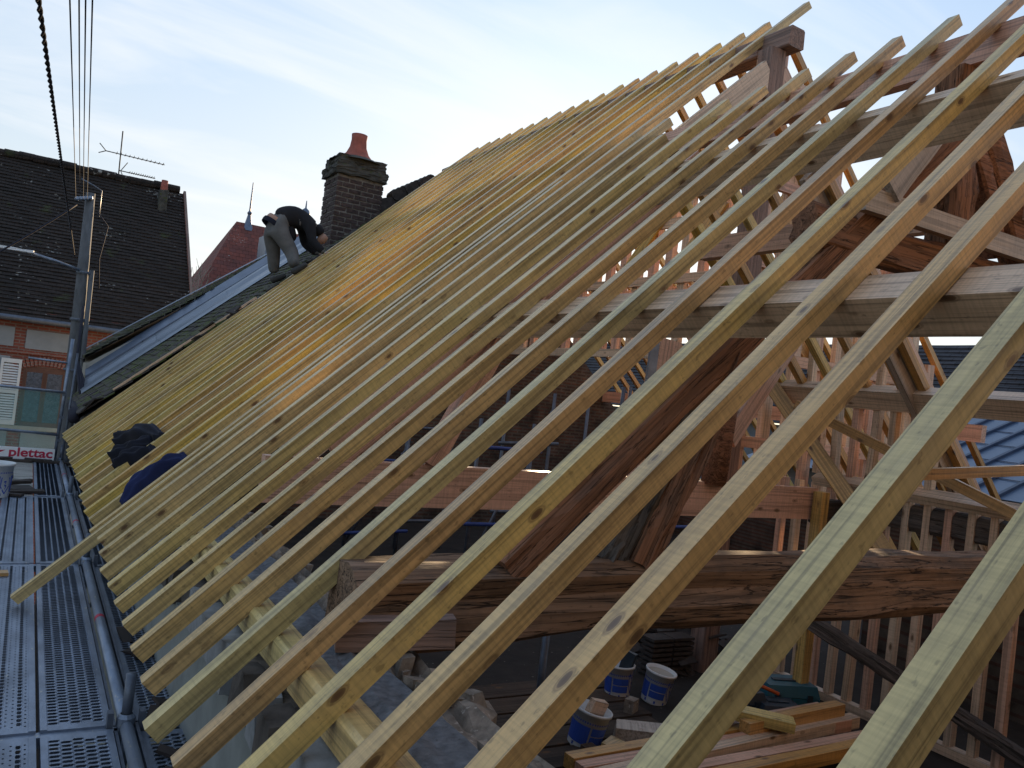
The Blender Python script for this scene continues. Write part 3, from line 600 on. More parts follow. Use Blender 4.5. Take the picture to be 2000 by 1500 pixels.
# lower lift of decks, one storey down
t = MB().box((-0.9, -2, DZ-2.65), (1.0, 16.9, DZ-2.60)).obj('scaffold_platform', M['oldplank']); tag(t, 'dark lower scaffold platform one lift below the perforated decks', 'platform')
sf = thing('scaffolding', 'galvanised scaffold tubes between the deck and the rafter feet', 'scaffold', (0.72, 8, GZ))
for ji, yy in enumerate(joints+[17.0]):
    a = (0.715, yy+0.06, DZ-0.005)
    tube_obj('standard', [(0.715, yy, GZ), (0.715, yy, DZ+0.02)], 0.036, M['galv'], sf, 12)
    tube_obj('spigot', [(0.715, yy, DZ), (0.715, yy, DZ+0.30)], 0.029, M['galv_dark'], sf, 12)
    MB().lathe([(0.040, -0.02), (0.052, 0.0), (0.052, 0.05), (0.034, 0.07)], (0.715, yy, DZ+0.0), 12).obj('coupling', M['galv'], sf)
    for dx_ in (-1, 1):
        MB().box((0.715+dx_*0.085-0.016, yy-0.03, DZ-0.03), (0.715+dx_*0.085+0.016, yy+0.03, DZ+0.085)).obj('wedge', M['galv_dark'], sf)
    MB().box((-0.5, yy-0.035, DZ-0.07), (0.78, yy+0.035, DZ-0.012)).obj('transom', M['galv'], sf)
    tube_obj('bracket', [(0.75, yy, DZ-0.5), (1.02, yy, DZ-0.08)], 0.02, M['galv_dark'], sf, 6)
for ji in range(len(joints)):
    y0 = joints[ji]; y1 = (joints+[17.0])[ji+1]
    o = tube_obj('ledger', [(0.715, y0+0.07, DZ+0.012), (0.715, y1-0.07, DZ+0.012)], 0.036, M['galv'], sf, 14)
    MB().tube([(0.715, y0+2.0, DZ+0.012), (0.715, y0+2.07, DZ+0.012)], 0.0372, 14, caps=False).obj('red_mark', M['red_print'], o, smooth=True)
    MB().box((0.655, y0+0.02, DZ-0.10), (0.672, y1, DZ-0.012)).obj('toe_angle', M['galv_dark'], sf)
    MB().box((0.765, y0+0.02, DZ-0.10), (0.782, y1, DZ+0.012)).obj('toe_angle', M['galv_dark'], sf)
for z in (-1.68, -0.90):
    pass
# end guard with net and toe board sign
gd = thing('end_guard', 'teal netted scaffold end guard above the white toe board sign', 'guard rail', (0.1, 17.0, DZ))
tube_obj('post', [(0.61, 17.0, DZ), (0.66, 17.0, 0.10)], 0.030, M['galv'], gd, 10)
tube_obj('post', [(0.72, 16.85, DZ-0.3), (0.76, 16.85, -0.15)], 0.02, M['galv_dark'], gd, 8)
tube_obj('top_rail', [(-1.2, 16.97, -0.86), (0.64, 16.97, -0.89)], 0.024, M['galv'], gd, 8)
tube_obj('upper_rail', [(0.0, 17.02, -0.33), (0.66, 17.02, -0.35)], 0.018, M['galv'], gd, 6)
tube_obj('mid_rail', [(-1.2, 16.97, -1.60), (0.60, 16.97, -1.67)], 0.024, M['galv'], gd, 8)
MB().add([(-1.2, 17.05, -0.86), (0.60, 17.05, -0.90), (0.58, 17.05, -2.08), (-1.2, 17.05, -2.04)], [(0, 1, 2, 3)]).obj('net', M['net'], gd)
for q in range(3):
    MB().box((0.60, 16.96, -0.95-0.42*q), (0.68, 17.04, -0.90-0.42*q)).obj('clamp', M['galv_dark'], gd)
sg2 = thing('sign_board', 'white toe board with large red plettac lettering at the deck end', 'sign', (0.1, 16.9, DZ))
bd = MB().box((-1.2, 16.88, -2.145), (0.60, 16.93, -1.93)).obj('board', M['white'], sg2)
cu = bpy.data.curves.new('t', 'FONT'); cu.body = 'plettac'; cu.size = 0.21*K; cu.extrude = 0.001; cu.offset = 0.004
to = bpy.data.objects.new('t', cu); COL.objects.link(to)
tm = bpy.data.meshes.new_from_object(to); COL.objects.unlink(to); bpy.data.objects.remove(to)
tm.materials.clear(); tm.materials.append(M['red_print'])
put('lettering', tm, Matrix.Translation(Vector((-0.115*K, 16.877*K, -2.085*K))) @ Matrix.Rotation(math.radians(90), 4, 'X') @ Matrix.Diagonal((1.20, 1.05, 1, 1)), bd)
MB().add([(-0.50, 16.8765, -2.02), (-0.16, 16.8765, -1.985), (-0.24, 16.8765, -2.03), (-0.26, 16.8765, -2.06)], [(0, 3, 2, 1)]).obj('arrow', M['red_print'], bd)

# ------------------------------------------------------------------ loose things on the deck
def bucket(base, name, label, r=0.19, h=0.42, tilt=(0, 0), fill=True, rz=0.0):
    t = thing(name, label, 'bucket', base, 'white and blue mortar buckets')
    Mr = Matrix.Translation(Vector(V3(base)*K)) @ Matrix.Rotation(tilt[0], 4, 'X') @ Matrix.Rotation(tilt[1], 4, 'Y') @ Matrix.Rotation(rz, 4, 'Z')
    mb = MB().lathe([(0.0, 0.004), (r*0.84, 0.0), (r*0.86, 0.012), (r*0.98, h*0.93), (r*1.06, h*0.93), (r*1.06, h), (r*0.97, h), (r*0.80, 0.03), (0.0, 0.03)], n=28)
    put('shell', mesh_of('shell', mb.v, mb.f, M['plastic_white'], None, True), Mr, t)
    mb = MB()
    def pt(a, z, e=0.0025):
        rr = r*(0.86+0.12*z/h)+e; return (rr*math.cos(a), rr*math.sin(a), z)
    for a0, a1, z0, z1 in ((-2.95, -1.75, 0.09, 0.175), (-2.95, -1.75, 0.185, 0.27), (-0.90, 0.8, 0.07, 0.27), (-4.6, -3.05, 0.07, 0.27), (-6.2, -0.1, 0.025, 0.06)):
        n = 8; v = [pt(a0+(a1-a0)*i/n, z) for z in (z0*h/0.42, z1*h/0.42) for i in range(n+1)]
        mb.add(v, [(i, i+1, n+2+i, n+1+i) for i in range(n)])
    for i in range(44):                              # ring of dots
        a = 2*math.pi*i/44; mb.add([pt(a+0.045*math.cos(q), h*0.74+0.010*math.sin(q)) for q in np.linspace(0, 2*math.pi, 7)[:-1]], [tuple(range(6))])
    for w_, e, z0, z1 in ((0.36, 0.0025, 0.07, 0.29),):   # shield outline
        cs = [(-0.30, 0.27), (0.30, 0.27), (0.34, 0.16), (0.0, 0.06), (-0.34, 0.16)]
        for (p, q) in zip(cs, cs[1:]+cs[:1]):
            d = np.array([q[0]-p[0], (q[1]-p[1])*4]); d /= np.linalg.norm(d); nx, nz = -d[1]*0.03, d[0]*0.012
            mb.add([pt(-1.35+p[0]-nx, p[1]-nz), pt(-1.35+q[0]-nx, q[1]-nz), pt(-1.35+q[0]+nx, q[1]+nz), pt(-1.35+p[0]+nx, p[1]+nz)], [(0, 1, 2, 3)])
        zz = [(-1.47, 0.22), (-1.30, 0.225), (-1.42, 0.17), (-1.26, 0.165), (-1.38, 0.12)]
        for (p, q) in zip(zz, zz[1:]):
            mb.add([pt(p[0], p[1]-0.010), pt(q[0], q[1]-0.010), pt(q[0], q[1]+0.010), pt(p[0], p[1]+0.010)], [(0, 1, 2, 3)])
    put('print', mesh_of('print', mb.v, mb.f, M['blue_print']), Mr, t)
    if fill:
        mb = MB().lathe([(0.0, h*0.90), (r*0.5, h*0.905), (r*0.96, h*0.90)], n=20)
        put('contents', mesh_of('contents', mb.v, mb.f, M['beige']), Mr, t)
    return t
bucket((-0.20, 12.9, DZ), 'bucket', 'white bucket cut by the left picture edge on the scaffold deck', r=0.21, h=0.46, rz=0.5)
def slab(name, base, size, rot, mat, label, cat, group=None):
    a, b, c_ = size
    R = Matrix.Rotation(rot[2], 4, 'Z') @ Matrix.Rotation(rot[1], 4, 'Y') @ Matrix.Rotation(rot[0], 4, 'X')
    mb = MB().box((-a/2, -b/2, 0), (a/2, b/2, c_)); v = np.array(mb.v)+rng.normal(0, min(size)*0.06, (8, 3))
    o = put(name, mesh_of(name, v, mb.f, mat), Matrix.Translation(Vector(V3(base)*K)) @ R, None)
    return tag(o, label, cat, group)
deb = [((0.10, 13.25, DZ+0.01), (0.62, 0.16, 0.03), 0.10, 'long dark lath pointing across the deck joint'), ((0.04, 13.45, DZ+0.03), (0.44, 0.30, 0.02), 0.25, 'flat brown tile shard lying among the laths'),
       ((0.06, 13.95, DZ+0.02), (0.40, 0.10, 0.05), 0.35, 'dark splintered lath at the back of the debris'), ((0.03, 13.75, DZ+0.05), (0.45, 0.06, 0.04), 0.45, 'thin splinter raised over the debris heap'),
       ((0.02, 12.95, DZ+0.01), (0.26, 0.12, 0.03), -0.35, 'short dark piece beside the white bucket'), ((-0.15, 14.6, DZ+0.01), (0.30, 0.3, 0.10), 0.1, 'dark chunk of wood at the left picture edge')]
for b_, s_, rz_, lb in deb: slab('roof_debris', b_, s_, (rng.normal(0, 0.06), rng.normal(0, 0.05), rz_), M['bark_dark'] if 'tile' not in lb else M['slate_tile'], lb, 'debris', 'old laths and tiles on the deck')
for i in range(5):
    slab('roof_debris', (-0.55+0.30*i, 16.62+0.05*(i % 2), DZ+0.0), (0.42, 0.12, 0.04+0.02*(i % 2)), (0.05, rng.normal(0, 0.05), rng.normal(0, 0.1)), M['bark_dark'], ['dark lath heap below the red sign, leftmost piece', 'dark lath below the sign arrow', 'dark lath below the sign, middle of the row', 'dark lath below the last letters of the sign', 'dark lath piece at the right foot of the sign'][i], 'debris', 'old laths and tiles on the deck')
slab('wood_offcut', (-0.02, 8.62, DZ+0.005), (0.16, 0.10, 0.03), (0, 0, 0.1), M['amber'], 'small brown board offcut on the deck at the left edge', 'offcut')
for i in range(14):
    x, yy = 0.86+0.17*rng.random(), 3.6+3.2*rng.random()
    slab('roof_debris', (x, yy, DZ-0.02), (0.10+0.14*rng.random(), 0.05+0.05*rng.random(), 0.02), (rng.normal(0, 0.2), rng.normal(0, 0.2), rng.random()*3), M['bark_dark'], 'dark splinter lying on the inner deck beneath the rafter feet', 'debris', 'splinters under the rafter feet')

# ------------------------------------------------------------------ floor clutter inside
bucket((5.62, 6.62, FZ), 'bucket', 'upright blue and white bucket with a tool sticking out', r=0.150, h=0.335, fill=False, rz=0.3)
bucket((5.93, 6.40, FZ), 'bucket', 'leaning blue and white bucket full of pale mortar', r=0.155, h=0.335, tilt=(0.12, 0.10), rz=0.1)
bucket((4.52, 5.70, FZ), 'bucket', 'blue and white bucket holding wood blocks beside the board stack', r=0.165, h=0.34, fill=False, tilt=(0.10, 0.16), rz=0.9)
slab('trowel_bag', (5.66, 6.62, FZ+0.15), (0.08, 0.12, 0.32), (0.2, 0.1, 0.4), M['case_dark'], 'dark tool handle standing in the upright bucket', 'tool')
slab('wood_block', (4.54, 5.67, FZ+0.20), (0.18, 0.07, 0.22), (0.2, 0.3, 0.2), M['pale'], 'pale sawn block standing in the bucket', 'wood block')
slab('wood_block', (4.66, 5.46, FZ), (0.22, 0.14, 0.11), (0, 0, 0.4), M['treated'], 'greenish block lying in front of the bucket', 'wood block')
slab('wood_block', (5.02, 5.55, FZ), (0.20, 0.42, 0.18), (0, 0, 0.95), M['grey_new'], 'large pale timber block on the dark floor', 'wood block')
slab('stone_lump', (5.42, 6.15, FZ), (0.12, 0.10, 0.16), (0, 0, 0.5), M['rubble'], 'small stone standing in front of the two buckets', 'stone')
lb = ['front board of the stack, bright yellow edge', 'second board of the stack, reddish face', 'third board of the stack, pale top', 'fourth board of the stack, brown side', 'fifth board of the stack, rear edge', 'board lying highest at the back of the stack', 'short pale board across the rear of the stack']
bl = [(4.35, 7.05, 4.62, -2.76, 'amber'), (4.10, 7.30, 4.78, -2.77, 'pink'), (4.0, 7.35, 4.93, -2.775, 'pale'), (3.95, 7.2, 5.08, -2.78, 'pink'), (3.95, 6.9, 5.23, -2.775, 'amber'), (5.7, 7.2, 5.36, -2.76, 'pink'), (5.8, 7.2, 5.16, -2.665, 'amber')]
for i, (x0, x1, yy, zz, mt) in enumerate(bl):
    o = beam('stacked_board', (x0, yy-0.10, zz), (x1, yy+rng.normal(0, 0.05), zz+0.02), 0.12, 0.11, M[mt], None, seg=8); tag(o, lb[i], 'board', 'boards stacked on the attic floor')
for i, xx in enumerate((4.4, 5.6, 6.8)):
    o = beam('bearer', (xx, 4.4, -2.888), (xx, 5.5, -2.888), 0.12, 0.11, M['oldplank'], None, seg=4); tag(o, ['dark bearer under the left end of the boards', 'dark bearer under the middle of the boards', 'dark bearer under the right end of the boards'][i], 'bearer', 'bearers under the boards')
o = beam('wood_offcut', (5.75, 5.36, -2.60), (6.25, 4.90, -2.63), 0.20, 0.09, M['yellow'], None, seg=4); tag(o, 'short yellow plank lying askew on top of the board stack', 'offcut')
def tool_case(base, size, rz, mat, label, handle=True):
    t = thing('tool_case', label, 'tool case', base, 'plastic tool cases')
    a, b, c_ = size; R = (np.array([[math.cos(rz), -math.sin(rz), 0], [math.sin(rz), math.cos(rz), 0], [0, 0, 1]]), V3(base))
    mb = MB().box((-a/2, -b/2, 0), (a/2, b/2, c_*0.52), M=R); mb.obj('body', mat, t)
    mb = MB(); v = np.array([(-a/2, -b/2, c_*0.55), (a/2, -b/2, c_*0.55), (a/2, b/2, c_*0.55), (-a/2, b/2, c_*0.55), (-a/2+.03, -b/2+.03, c_), (a/2-.03, -b/2+.03, c_), (a/2-.03, b/2-.03, c_), (-a/2+.03, b/2-.03, c_)])@R[0].T+R[1]
    mb.add(v, [(0, 3, 2, 1), (4, 5, 6, 7), (0, 1, 5, 4), (1, 2, 6, 5), (2, 3, 7, 6), (3, 0, 4, 7)]).obj('lid', mat, t)
    mb = MB().box((-a*0.24, -0.035, c_+0.001), (a*0.24, 0.035, c_+0.012), M=R); mb.obj('grip_recess', M['case_dark'], t)
    for s_ in (-0.3, 0.3):
        MB().box((a*s_-0.03, -b/2-0.012, c_*0.40), (a*s_+0.03, -b/2-0.001, c_*0.68), M=R).obj('latch', M['case_dark'], t)
tool_case((7.40, 5.98, FZ), (0.62, 0.42, 0.26), -0.35, M['case_teal'], 'teal plastic tool case by the stud wall foot')
tool_case((6.62, 6.0, FZ), (0.60, 0.42, 0.24), -0.2, M['case_dark'], 'dark blue tool case behind the board stack')
tool_case((7.0, 5.72, FZ), (0.46, 0.34, 0.16), -0.4, M['case_dark'], 'small dark tool case between the larger two')
o = tube_obj('pry_bar', [(6.75, 6.1, FZ+0.33), (7.05, 5.75, FZ+0.22)], 0.02, M['orange'], None, 6); tag(o, 'orange handled tool resting across the dark cases', 'tool')
for i in range(70):                                  # heap of reclaimed tiles behind the buckets
    x = 6.7+1.5*rng.random(); yy = 7.0+1.3*rng.random(); z = FZ+0.55*rng.random()*max(0.15, 1-abs(x-7.4))
    slab('old_tile', (x, yy, z), (0.30, 0.21, 0.02), (rng.normal(0, 0.35), rng.normal(0, 0.35), rng.random()*3), M['slate_tile'], 'reclaimed dark roof tile in the heap behind the buckets', 'tile', 'heap of reclaimed tiles')
for i in range(8):
    for j in range(2):
        o = MB().box((6.35+0.32*j, 6.95, FZ+0.02+0.055*i), (6.65+0.32*j, 7.18, FZ+0.05+0.055*i)).obj('old_tile', M['slate_tile']); tag(o, 'dark roof tile in the low flat stacks by the leaning bucket', 'tile', 'flat stacks of tiles')
for i, (b_, s_, r_, lb_) in enumerate([((7.25, 7.6, FZ+0.60), (0.42, 0.10, 0.26), (0.3, 0.5, 0.6), 'pale triangular offcut on top of the tile heap'), ((7.05, 7.35, FZ+0.52), (0.24, 0.10, 0.20), (0.5, 0.2, 0.2), 'small pink block on the tile heap'), ((7.75, 7.7, FZ+0.62), (0.62, 0.10, 0.06), (0, 0.15, -0.3), 'thin pale stick across the tile heap')]):
    slab('wood_offcut', b_, s_, r_, M['pale'], lb_, 'offcut', 'offcuts on the tile heap')
for i, (p0, p1, lb_) in enumerate([((6.2, 3.25, -2.72), (9.4, 2.6, -2.62), 'old dark beam on the floor at the right corner'), ((5.9, 2.9, -2.78), (9.2, 1.9, -2.74), 'lower old beam lying in the right bottom corner'), ((7.6, 3.3, -2.35), (9.4, 4.2, -1.35), 'dark beam slanting up at the right picture edge')]):
    o = beam('salvaged_beam', p0, p1, 0.20, 0.20, M['oldplank'] if i else M['oak_grey'], None, seg=16, rough=0.012, cham=0.03, old=0.008); tag(o, lb_, 'old beam', 'salvaged beams on the floor')
for i in range(26):
    x = 5.6+3.4*rng.random(); yy = 2.2+1.7*rng.random()
    slab('floor_plank', (x, yy, FZ+0.02+0.10*rng.random()), (0.7+0.9*rng.random(), 0.12+0.1*rng.random(), 0.03), (rng.normal(0, 0.06), rng.normal(0, 0.06), rng.normal(-0.25, 0.25)), M['oldplank'], 'dark salvaged plank among those strewn over the floor at right', 'plank', 'strewn dark planks')
o = tube_obj('steel_prop', [(3.65, 5.2, FZ), (3.65, 5.2, -1.5)], 0.03, M['galv_dark'], None, 8); tag(o, 'dark steel prop standing under the oak tie beam', 'prop')

# ------------------------------------------------------------------ jackets on the rafters
def cloth(name, label, spine, halfw, mat, drop=0.22, lift=0.05):
    """a draped garment: a sheet laid over its spine, hanging to both sides, with folds, closed with thickness"""
    t = thing(name, label, 'jacket', spine[0]); pts = np.array(spine, float); n = 40; m = 25
    ts = np.linspace(0, len(pts)-1, n); c_ = np.stack([np.interp(ts, range(len(pts)), pts[:, i]) for i in range(3)], 1)
    for _ in range(6): c_[1:-1] = (c_[:-2]+2*c_[1:-1]+c_[2:])/4
    v = []; ph = rng.random(4)*6
    for i in range(n):
        u = i/(n-1); tg = c_[min(i+1, n-1)]-c_[max(i-1, 0)]; tg /= np.linalg.norm(tg); side = np.cross(tg, Nn); side /= np.linalg.norm(side)
        wd = halfw*(0.55+0.45*math.sin(math.pi*min(max(u, 0.08), 0.92))**0.5)*(1+0.10*math.sin(9*u+ph[0]))
        for k in range(m):
            q = 2*k/(m-1)-1; a = q*1.75
            fold = 0.016*math.sin(9*u+2.2*q+ph[1])+0.009*math.sin(17*u-5*q+ph[2])+0.012*math.sin(12*q+3*u+ph[3])
            rr = wd*(1+fold*1.3)
            v.append(c_[i]+side*rr*math.sin(a)*0.95+Nn*(rr*math.cos(a)*0.85+fold-(drop*max(0, abs(q)-0.6)))+Nn*lift)
    f = [(i*m+k, i*m+k+1, (i+1)*m+k+1, (i+1)*m+k) for i in range(n-1) for k in range(m-1)]
    f += [tuple(range(m-1, -1, -1)), tuple((n-1)*m+k for k in range(m))]
    return MB().add(v, f).obj('fabric', mat, t, smooth=True), t
_, tj = cloth('jacket', 'dark navy jacket bundled over the lower rafters', [(1.06, 10.80, -1.10), (1.20, 10.45, -0.98), (1.30, 9.95, -0.92), (1.36, 9.6, -0.93)], 0.105, M['navy'])
def fold_part(spine, hw, mat, t):
    o, tt = cloth('tmp', 'x', spine, hw, mat); M0 = WM[o.name].copy(); o.parent = t; o.matrix_parent_inverse = WM[t.name].inverted(); o.matrix_basis = M0; o.name = 'sleeve'; bpy.data.objects.remove(tt)
fold_part([(0.98, 10.15, -1.22), (1.12, 9.95, -1.10), (1.30, 9.70, -0.99)], 0.085, M['navy'], tj)
fold_part([(0.96, 9.72, -1.26), (1.08, 9.55, -1.14), (1.26, 9.32, -1.03)], 0.075, M['navy'], tj)
_, tj = cloth('jacket', 'bright blue jacket draped in an arch between rafters', [(0.92, 8.06, -1.42), (1.00, 8.12, -1.27), (1.11, 8.15, -1.13), (1.25, 8.12, -1.02), (1.38, 8.02, -0.97)], 0.080, M['blue_cloth'])

# ------------------------------------------------------------------ neighbouring old roofs beside the new one
n1 = thing('mossy_roof', 'old mossy tile roof strip beside the first new rafter', 'roof', (3, 18, -1))
NS = 0.90                                             # slope of that roof
def n1p(x, y, dz=0.0): return (x, y, -1.13+NS*(x-1.0)+dz)
ux = np.array([1, 0, NS])/math.hypot(1, NS); nx_ = np.array([-NS, 0, 1])/math.hypot(1, NS)
MB().add([n1p(0.9, 16.0, -0.06), n1p(7.2, 16.0, -0.06), n1p(7.2, 20.6, -0.06), n1p(0.9, 20.6, -0.06), (0.9, 16.0, -1.5), (0.9, 20.6, -1.5)], [(0, 1, 2, 3), (0, 3, 5, 4)]).obj('roof_deck', M['slate_tile'], n1)
ta, tb = 0.235, 0.175                                  # tile width (along Y), visible course
tmesh = []
for q in range(4):
    mb = MB().box((0, 0, 0), (0.34, ta-0.012, 0.028)); v = np.array(mb.v)+rng.normal(0, 0.006, (8, 3)); tmesh.append(mesh_of('tile', v, mb.f, M['mossy'] if q < 3 else M['slate_tile']))
cand = []
for i in range(int(8.2/tb)):
    for j in range(20):
        yy = 16.02+j*ta+(i % 2)*ta*0.5
        if yy > 20.45: continue
        cand.append((yy, i, j))
cand.sort()
rest = MB()
for idx, (yy, i, j) in enumerate(cand):
    b_ = V3(n1p(0.88, yy))+ux*(i*tb)+nx_*(0.004+0.010*rng.random())
    tilt = 0.09+rng.normal(0, 0.02); X_ = ux*math.cos(tilt)-nx_*math.sin(tilt)*1.0; Z_ = nx_*math.cos(tilt)+ux*math.sin(tilt)
    b_ = b_+nx_*0.034
    if idx < 300:
        put('tile', tmesh[int(rng.integers(4))], frame(b_+np.array([0, rng.normal(0, 0.006), 0]), X_+np.array([0, rng.normal(0, 0.02), 0]), Z_), n1)
    else:
        Rm = np.stack([X_, np.cross(Z_, X_), Z_], 1); rest.box((0, 0, 0), (0.34, ta-0.012, 0.028), m=0 if rng.random() < 0.8 else 1, M=(Rm, b_))
ro = rest.obj('tile_courses', [M['mossy'], M['slate_tile']], n1); ro['kind'] = 'stuff'
# broken edge tiles along the cut and a lath
for i in range(26):
    x = 1.0+6.2*rng.random(); slab('broken_tile', n1p(x, 15.99+0.12*rng.random(), 0.05+0.06*rng.random()), (0.30, 0.2, 0.025), (rng.normal(0, 0.25), -math.atan(NS)+rng.normal(0, 0.15), rng.normal(0, 0.4)), M['slate_tile'], 'loose dark tile along the cut edge of the mossy roof', 'tile', 'loose tiles at the cut edge')
beam('batten', n1p(1.35, 16.05, 0.10), n1p(3.6, 16.04, 0.10), 0.05, 0.04, M['pale'], n1, seg=6)
tube_obj('gutter_end', [(0.80, 16.3, -1.30), (0.82, 16.9, -1.22), (0.85, 18.5, -1.2)], [0.09, 0.10, 0.09], M['cable'], n1, 10)
# zinc flashing between the two old roofs
zf = thing('zinc_flashing', 'long blue grey zinc flashing with a raised cap between mossy roofs', 'flashing', (3, 20.3, 0))
def strip(pts0, pts1, name, mat, parent):
    n = len(pts0); return MB().add(list(pts0)+list(pts1), [(i, i+1, n+i+1, n+i) for i in range(n-1)]).obj(name, mat, parent)
low = lambda x: -0.97+0.90*(x-1.05)
prof = [(19.15, 0.0), (19.30, 0.05), (19.95, 0.07), (20.10, 0.16), (20.32, 0.19)]
for i in range(4):
    xa, xb = 1.02+i*1.40, 1.02+(i+1)*1.40-0.004
    strip([(xa, y_, low(xa)+h_) for y_, h_ in prof], [(xb, y_, low(xb)+h_+0.004*(i % 2)) for y_, h_ in prof], 'channel_sheet', M['zinc'], zf)
hi = lambda x: -0.585+0.885*(x-1.2)
for i in range(5):
    xa, xb = 1.12+i*1.05, 1.12+(i+1)*1.05+0.02
    mb = MB().add([(xa, 20.34, hi(xa)-0.22+0.003*(i % 2)), (xa, 20.34, hi(xa)+0.003*(i % 2)), (xa, 20.75, hi(xa)+0.18), (xb, 20.34, hi(xb)-0.22), (xb, 20.34, hi(xb)), (xb, 20.75, hi(xb)+0.18)], [(0, 3, 4, 1), (1, 4, 5, 2)]); mb.obj('cap_sheet', M['zinc_dark'], zf)
n2 = thing('mossy_verge_roof', 'narrow mossy tile roof with a pale verge beyond the zinc flashing', 'roof', (3, 22, 0))
v2 = lambda x: -0.27+0.775*(x-1.08)
rm = MB()
for i in range(34):
    xa = 1.08+i*0.155; xb = xa+0.20
    for j in range(10):
        y0 = 20.72+j*0.33+(i % 2)*0.16; dz_ = 0.02*rng.random()
        rm.add([(xa, y0, v2(xa)+0.05+dz_), (xa, y0+0.315, v2(xa)+0.05+dz_), (xb, y0+0.315, v2(xb)+0.01+dz_), (xb, y0, v2(xb)+0.01+dz_), (xa, y0, v2(xa)), (xa, y0+0.315, v2(xa))], [(0, 3, 2, 1), (0, 1, 5, 4)])
ro = rm.obj('tile_courses', M['mossy'], n2); ro['kind'] = 'stuff'
MB().add([(1.05, 20.7, v2(1.05)-0.01), (6.4, 20.7, v2(6.4)-0.01), (6.4, 24.1, v2(6.4)-0.01), (1.05, 24.1, v2(1.05)-0.01)], [(0, 1, 2, 3)]).obj('roof_deck', M['slate_tile'], n2)
MB().add([(1.05, 24.0, v2(1.05)+0.06), (6.4, 24.0, v2(6.4)+0.06), (6.4, 24.08, v2(6.4)+0.09), (1.05, 24.08, v2(1.05)+0.09)], [(0, 1, 2, 3)]).obj('verge_strip', M['zinc'], n2)
nb = thing('neighbour_house', 'beige rendered house wall below the mossy roofs', 'house', (2, 20, GZ))
MB().box((1.10, 16.8, GZ), (8.2, 24.0, -1.35)).obj('wall', M['beige'], nb)
MB().prism([(1.12, -1.35), (6.4, -1.35), (6.4, 3.6), (1.12, -0.40)], 20.65, 23.98).obj('gable_wall', M['beige'], nb)
for i in range(3):
    tube_obj('cable_bundle', [(0.95, 21.0+0.2*i, 0.9), (0.92, 20.6, -0.3), (0.98+0.05*i, 20.0, -0.75), (1.05, 19.4, -1.15)], 0.028, M['cable'], nb, 6)

# chimney with real bricks
ch = thing('brick_chimney', 'sooty brick chimney with red clay pot standing by the worker', 'chimney', (5.7, 17.4, 2.2))
CX0, CX1, CY0, CY1, CZ0, CZ1 = 5.18, 6.20, 17.0, 17.90, 1.6, 4.30
MB().box((CX0+0.008, CY0+0.008, CZ0), (CX1-0.008, CY1-0.008, CZ1)).obj('joint_core', M['mortar_light'], ch)
BL, BH, JT = 0.255, 0.080, 0.026
def brick_mesh(l):
    mb = MB().box((0, 0, 0), (l, 0.11, BH)); v = np.array(mb.v)+rng.normal(0, 0.004, (8, 3)); return mesh_of('brick', v, mb.f, M['brick'])
full = [brick_mesh(BL) for _ in range(3)]; half = [brick_mesh(BL/2-JT/2) for _ in range(2)]
rows = int((CZ1-CZ0)/(BH+JT))
for r_ in range(rows):
    z = CZ0+r_*(BH+JT)
    for face in range(4):
        Lf = (CX1-CX0) if face in (0, 2) else (CY1-CY0)
        s_ = 0.0
        if (r_+face) % 2: seq = [BL/2-JT/2]
        else: seq = []
        while sum(seq)+JT*len(seq)+BL < Lf+0.01: seq.append(BL)
        if Lf-sum(seq)-JT*len(seq) > BL/2-JT/2-0.02: seq.append(BL/2-JT/2)
        for l in seq:
            me = full[int(rng.integers(3))] if l == BL else half[int(rng.integers(2))]
            pr = rng.normal(0.004, 0.005)
            if face == 0: fr = frame((CX0+s_, CY0-0.004+pr, z), (1, 0, 0))
            elif face == 1: fr = frame((CX0-0.004+pr, CY1-s_-0.0, z), (0, -1, 0))
            elif face == 2: fr = frame((CX1-s_, CY1+0.004+pr, z), (-1, 0, 0))
            else: fr = frame((CX1+0.004+pr, CY0+s_, z), (0, 1, 0))
            put('brick', me, fr, ch); s_ += l+JT
def rough_box(lo, hi, n=6, amp=0.02):
    lo = V3(lo); hi = V3(hi); mb = MB(); idx = {}
    v = []; f = []
    def vid(p):
        k_ = tuple(np.round(p, 4))
        if k_ not in idx: idx[k_] = len(v); v.append(V3(p)+rng.normal(0, amp, 3))
        return idx[k_]
    for ax in range(3):
        u_, w_ = [a for a in range(3) if a != ax]
        for sd_ in (0, 1):
            for i in range(n):
                for j in range(n):
                    q = []
                    for (a, b) in ((i, j), (i+1, j), (i+1, j+1), (i, j+1)):
                        p = np.zeros(3); p[ax] = (lo, hi)[sd_][ax]; p[u_] = lo[u_]+(hi[u_]-lo[u_])*a/n; p[w_] = lo[w_]+(hi[w_]-lo[w_])*b/n; q.append(vid(p))
                    f.append(tuple(q) if (sd_ == 1) == (ax != 1) else tuple(q[::-1]))
    return mb.add(v, f)
rough_box((CX0-0.07, CY0-0.08, CZ1), (CX1+0.07, CY1+0.07, CZ1+0.20), 7, 0.012).obj('cap_course', M['cap'], ch)
rough_box((CX0-0.02, CY0-0.03, CZ1+0.195), (CX1+0.02, CY1+0.02, CZ1+0.42), 7, 0.014).obj('crown', M['cap'], ch)
mb = MB().lathe([(0.46, 0.0), (0.36, 0.05), (0.25, 0.17), (0.185, 0.32), (0.165, 0.48), (0.175, 0.60), (0.15, 0.60), (0.14, 0.2)], (5.68, 17.42, CZ1+0.42), 24)
mb.obj('chimney_pot', M['pot'], ch, smooth=True)
MB().lathe([(0.60, -0.04), (0.47, 0.03), (0.33, 0.08)], (5.68, 17.42, CZ1+0.41), 18).obj('pot_flaunching', M['cap'], ch, smooth=True)
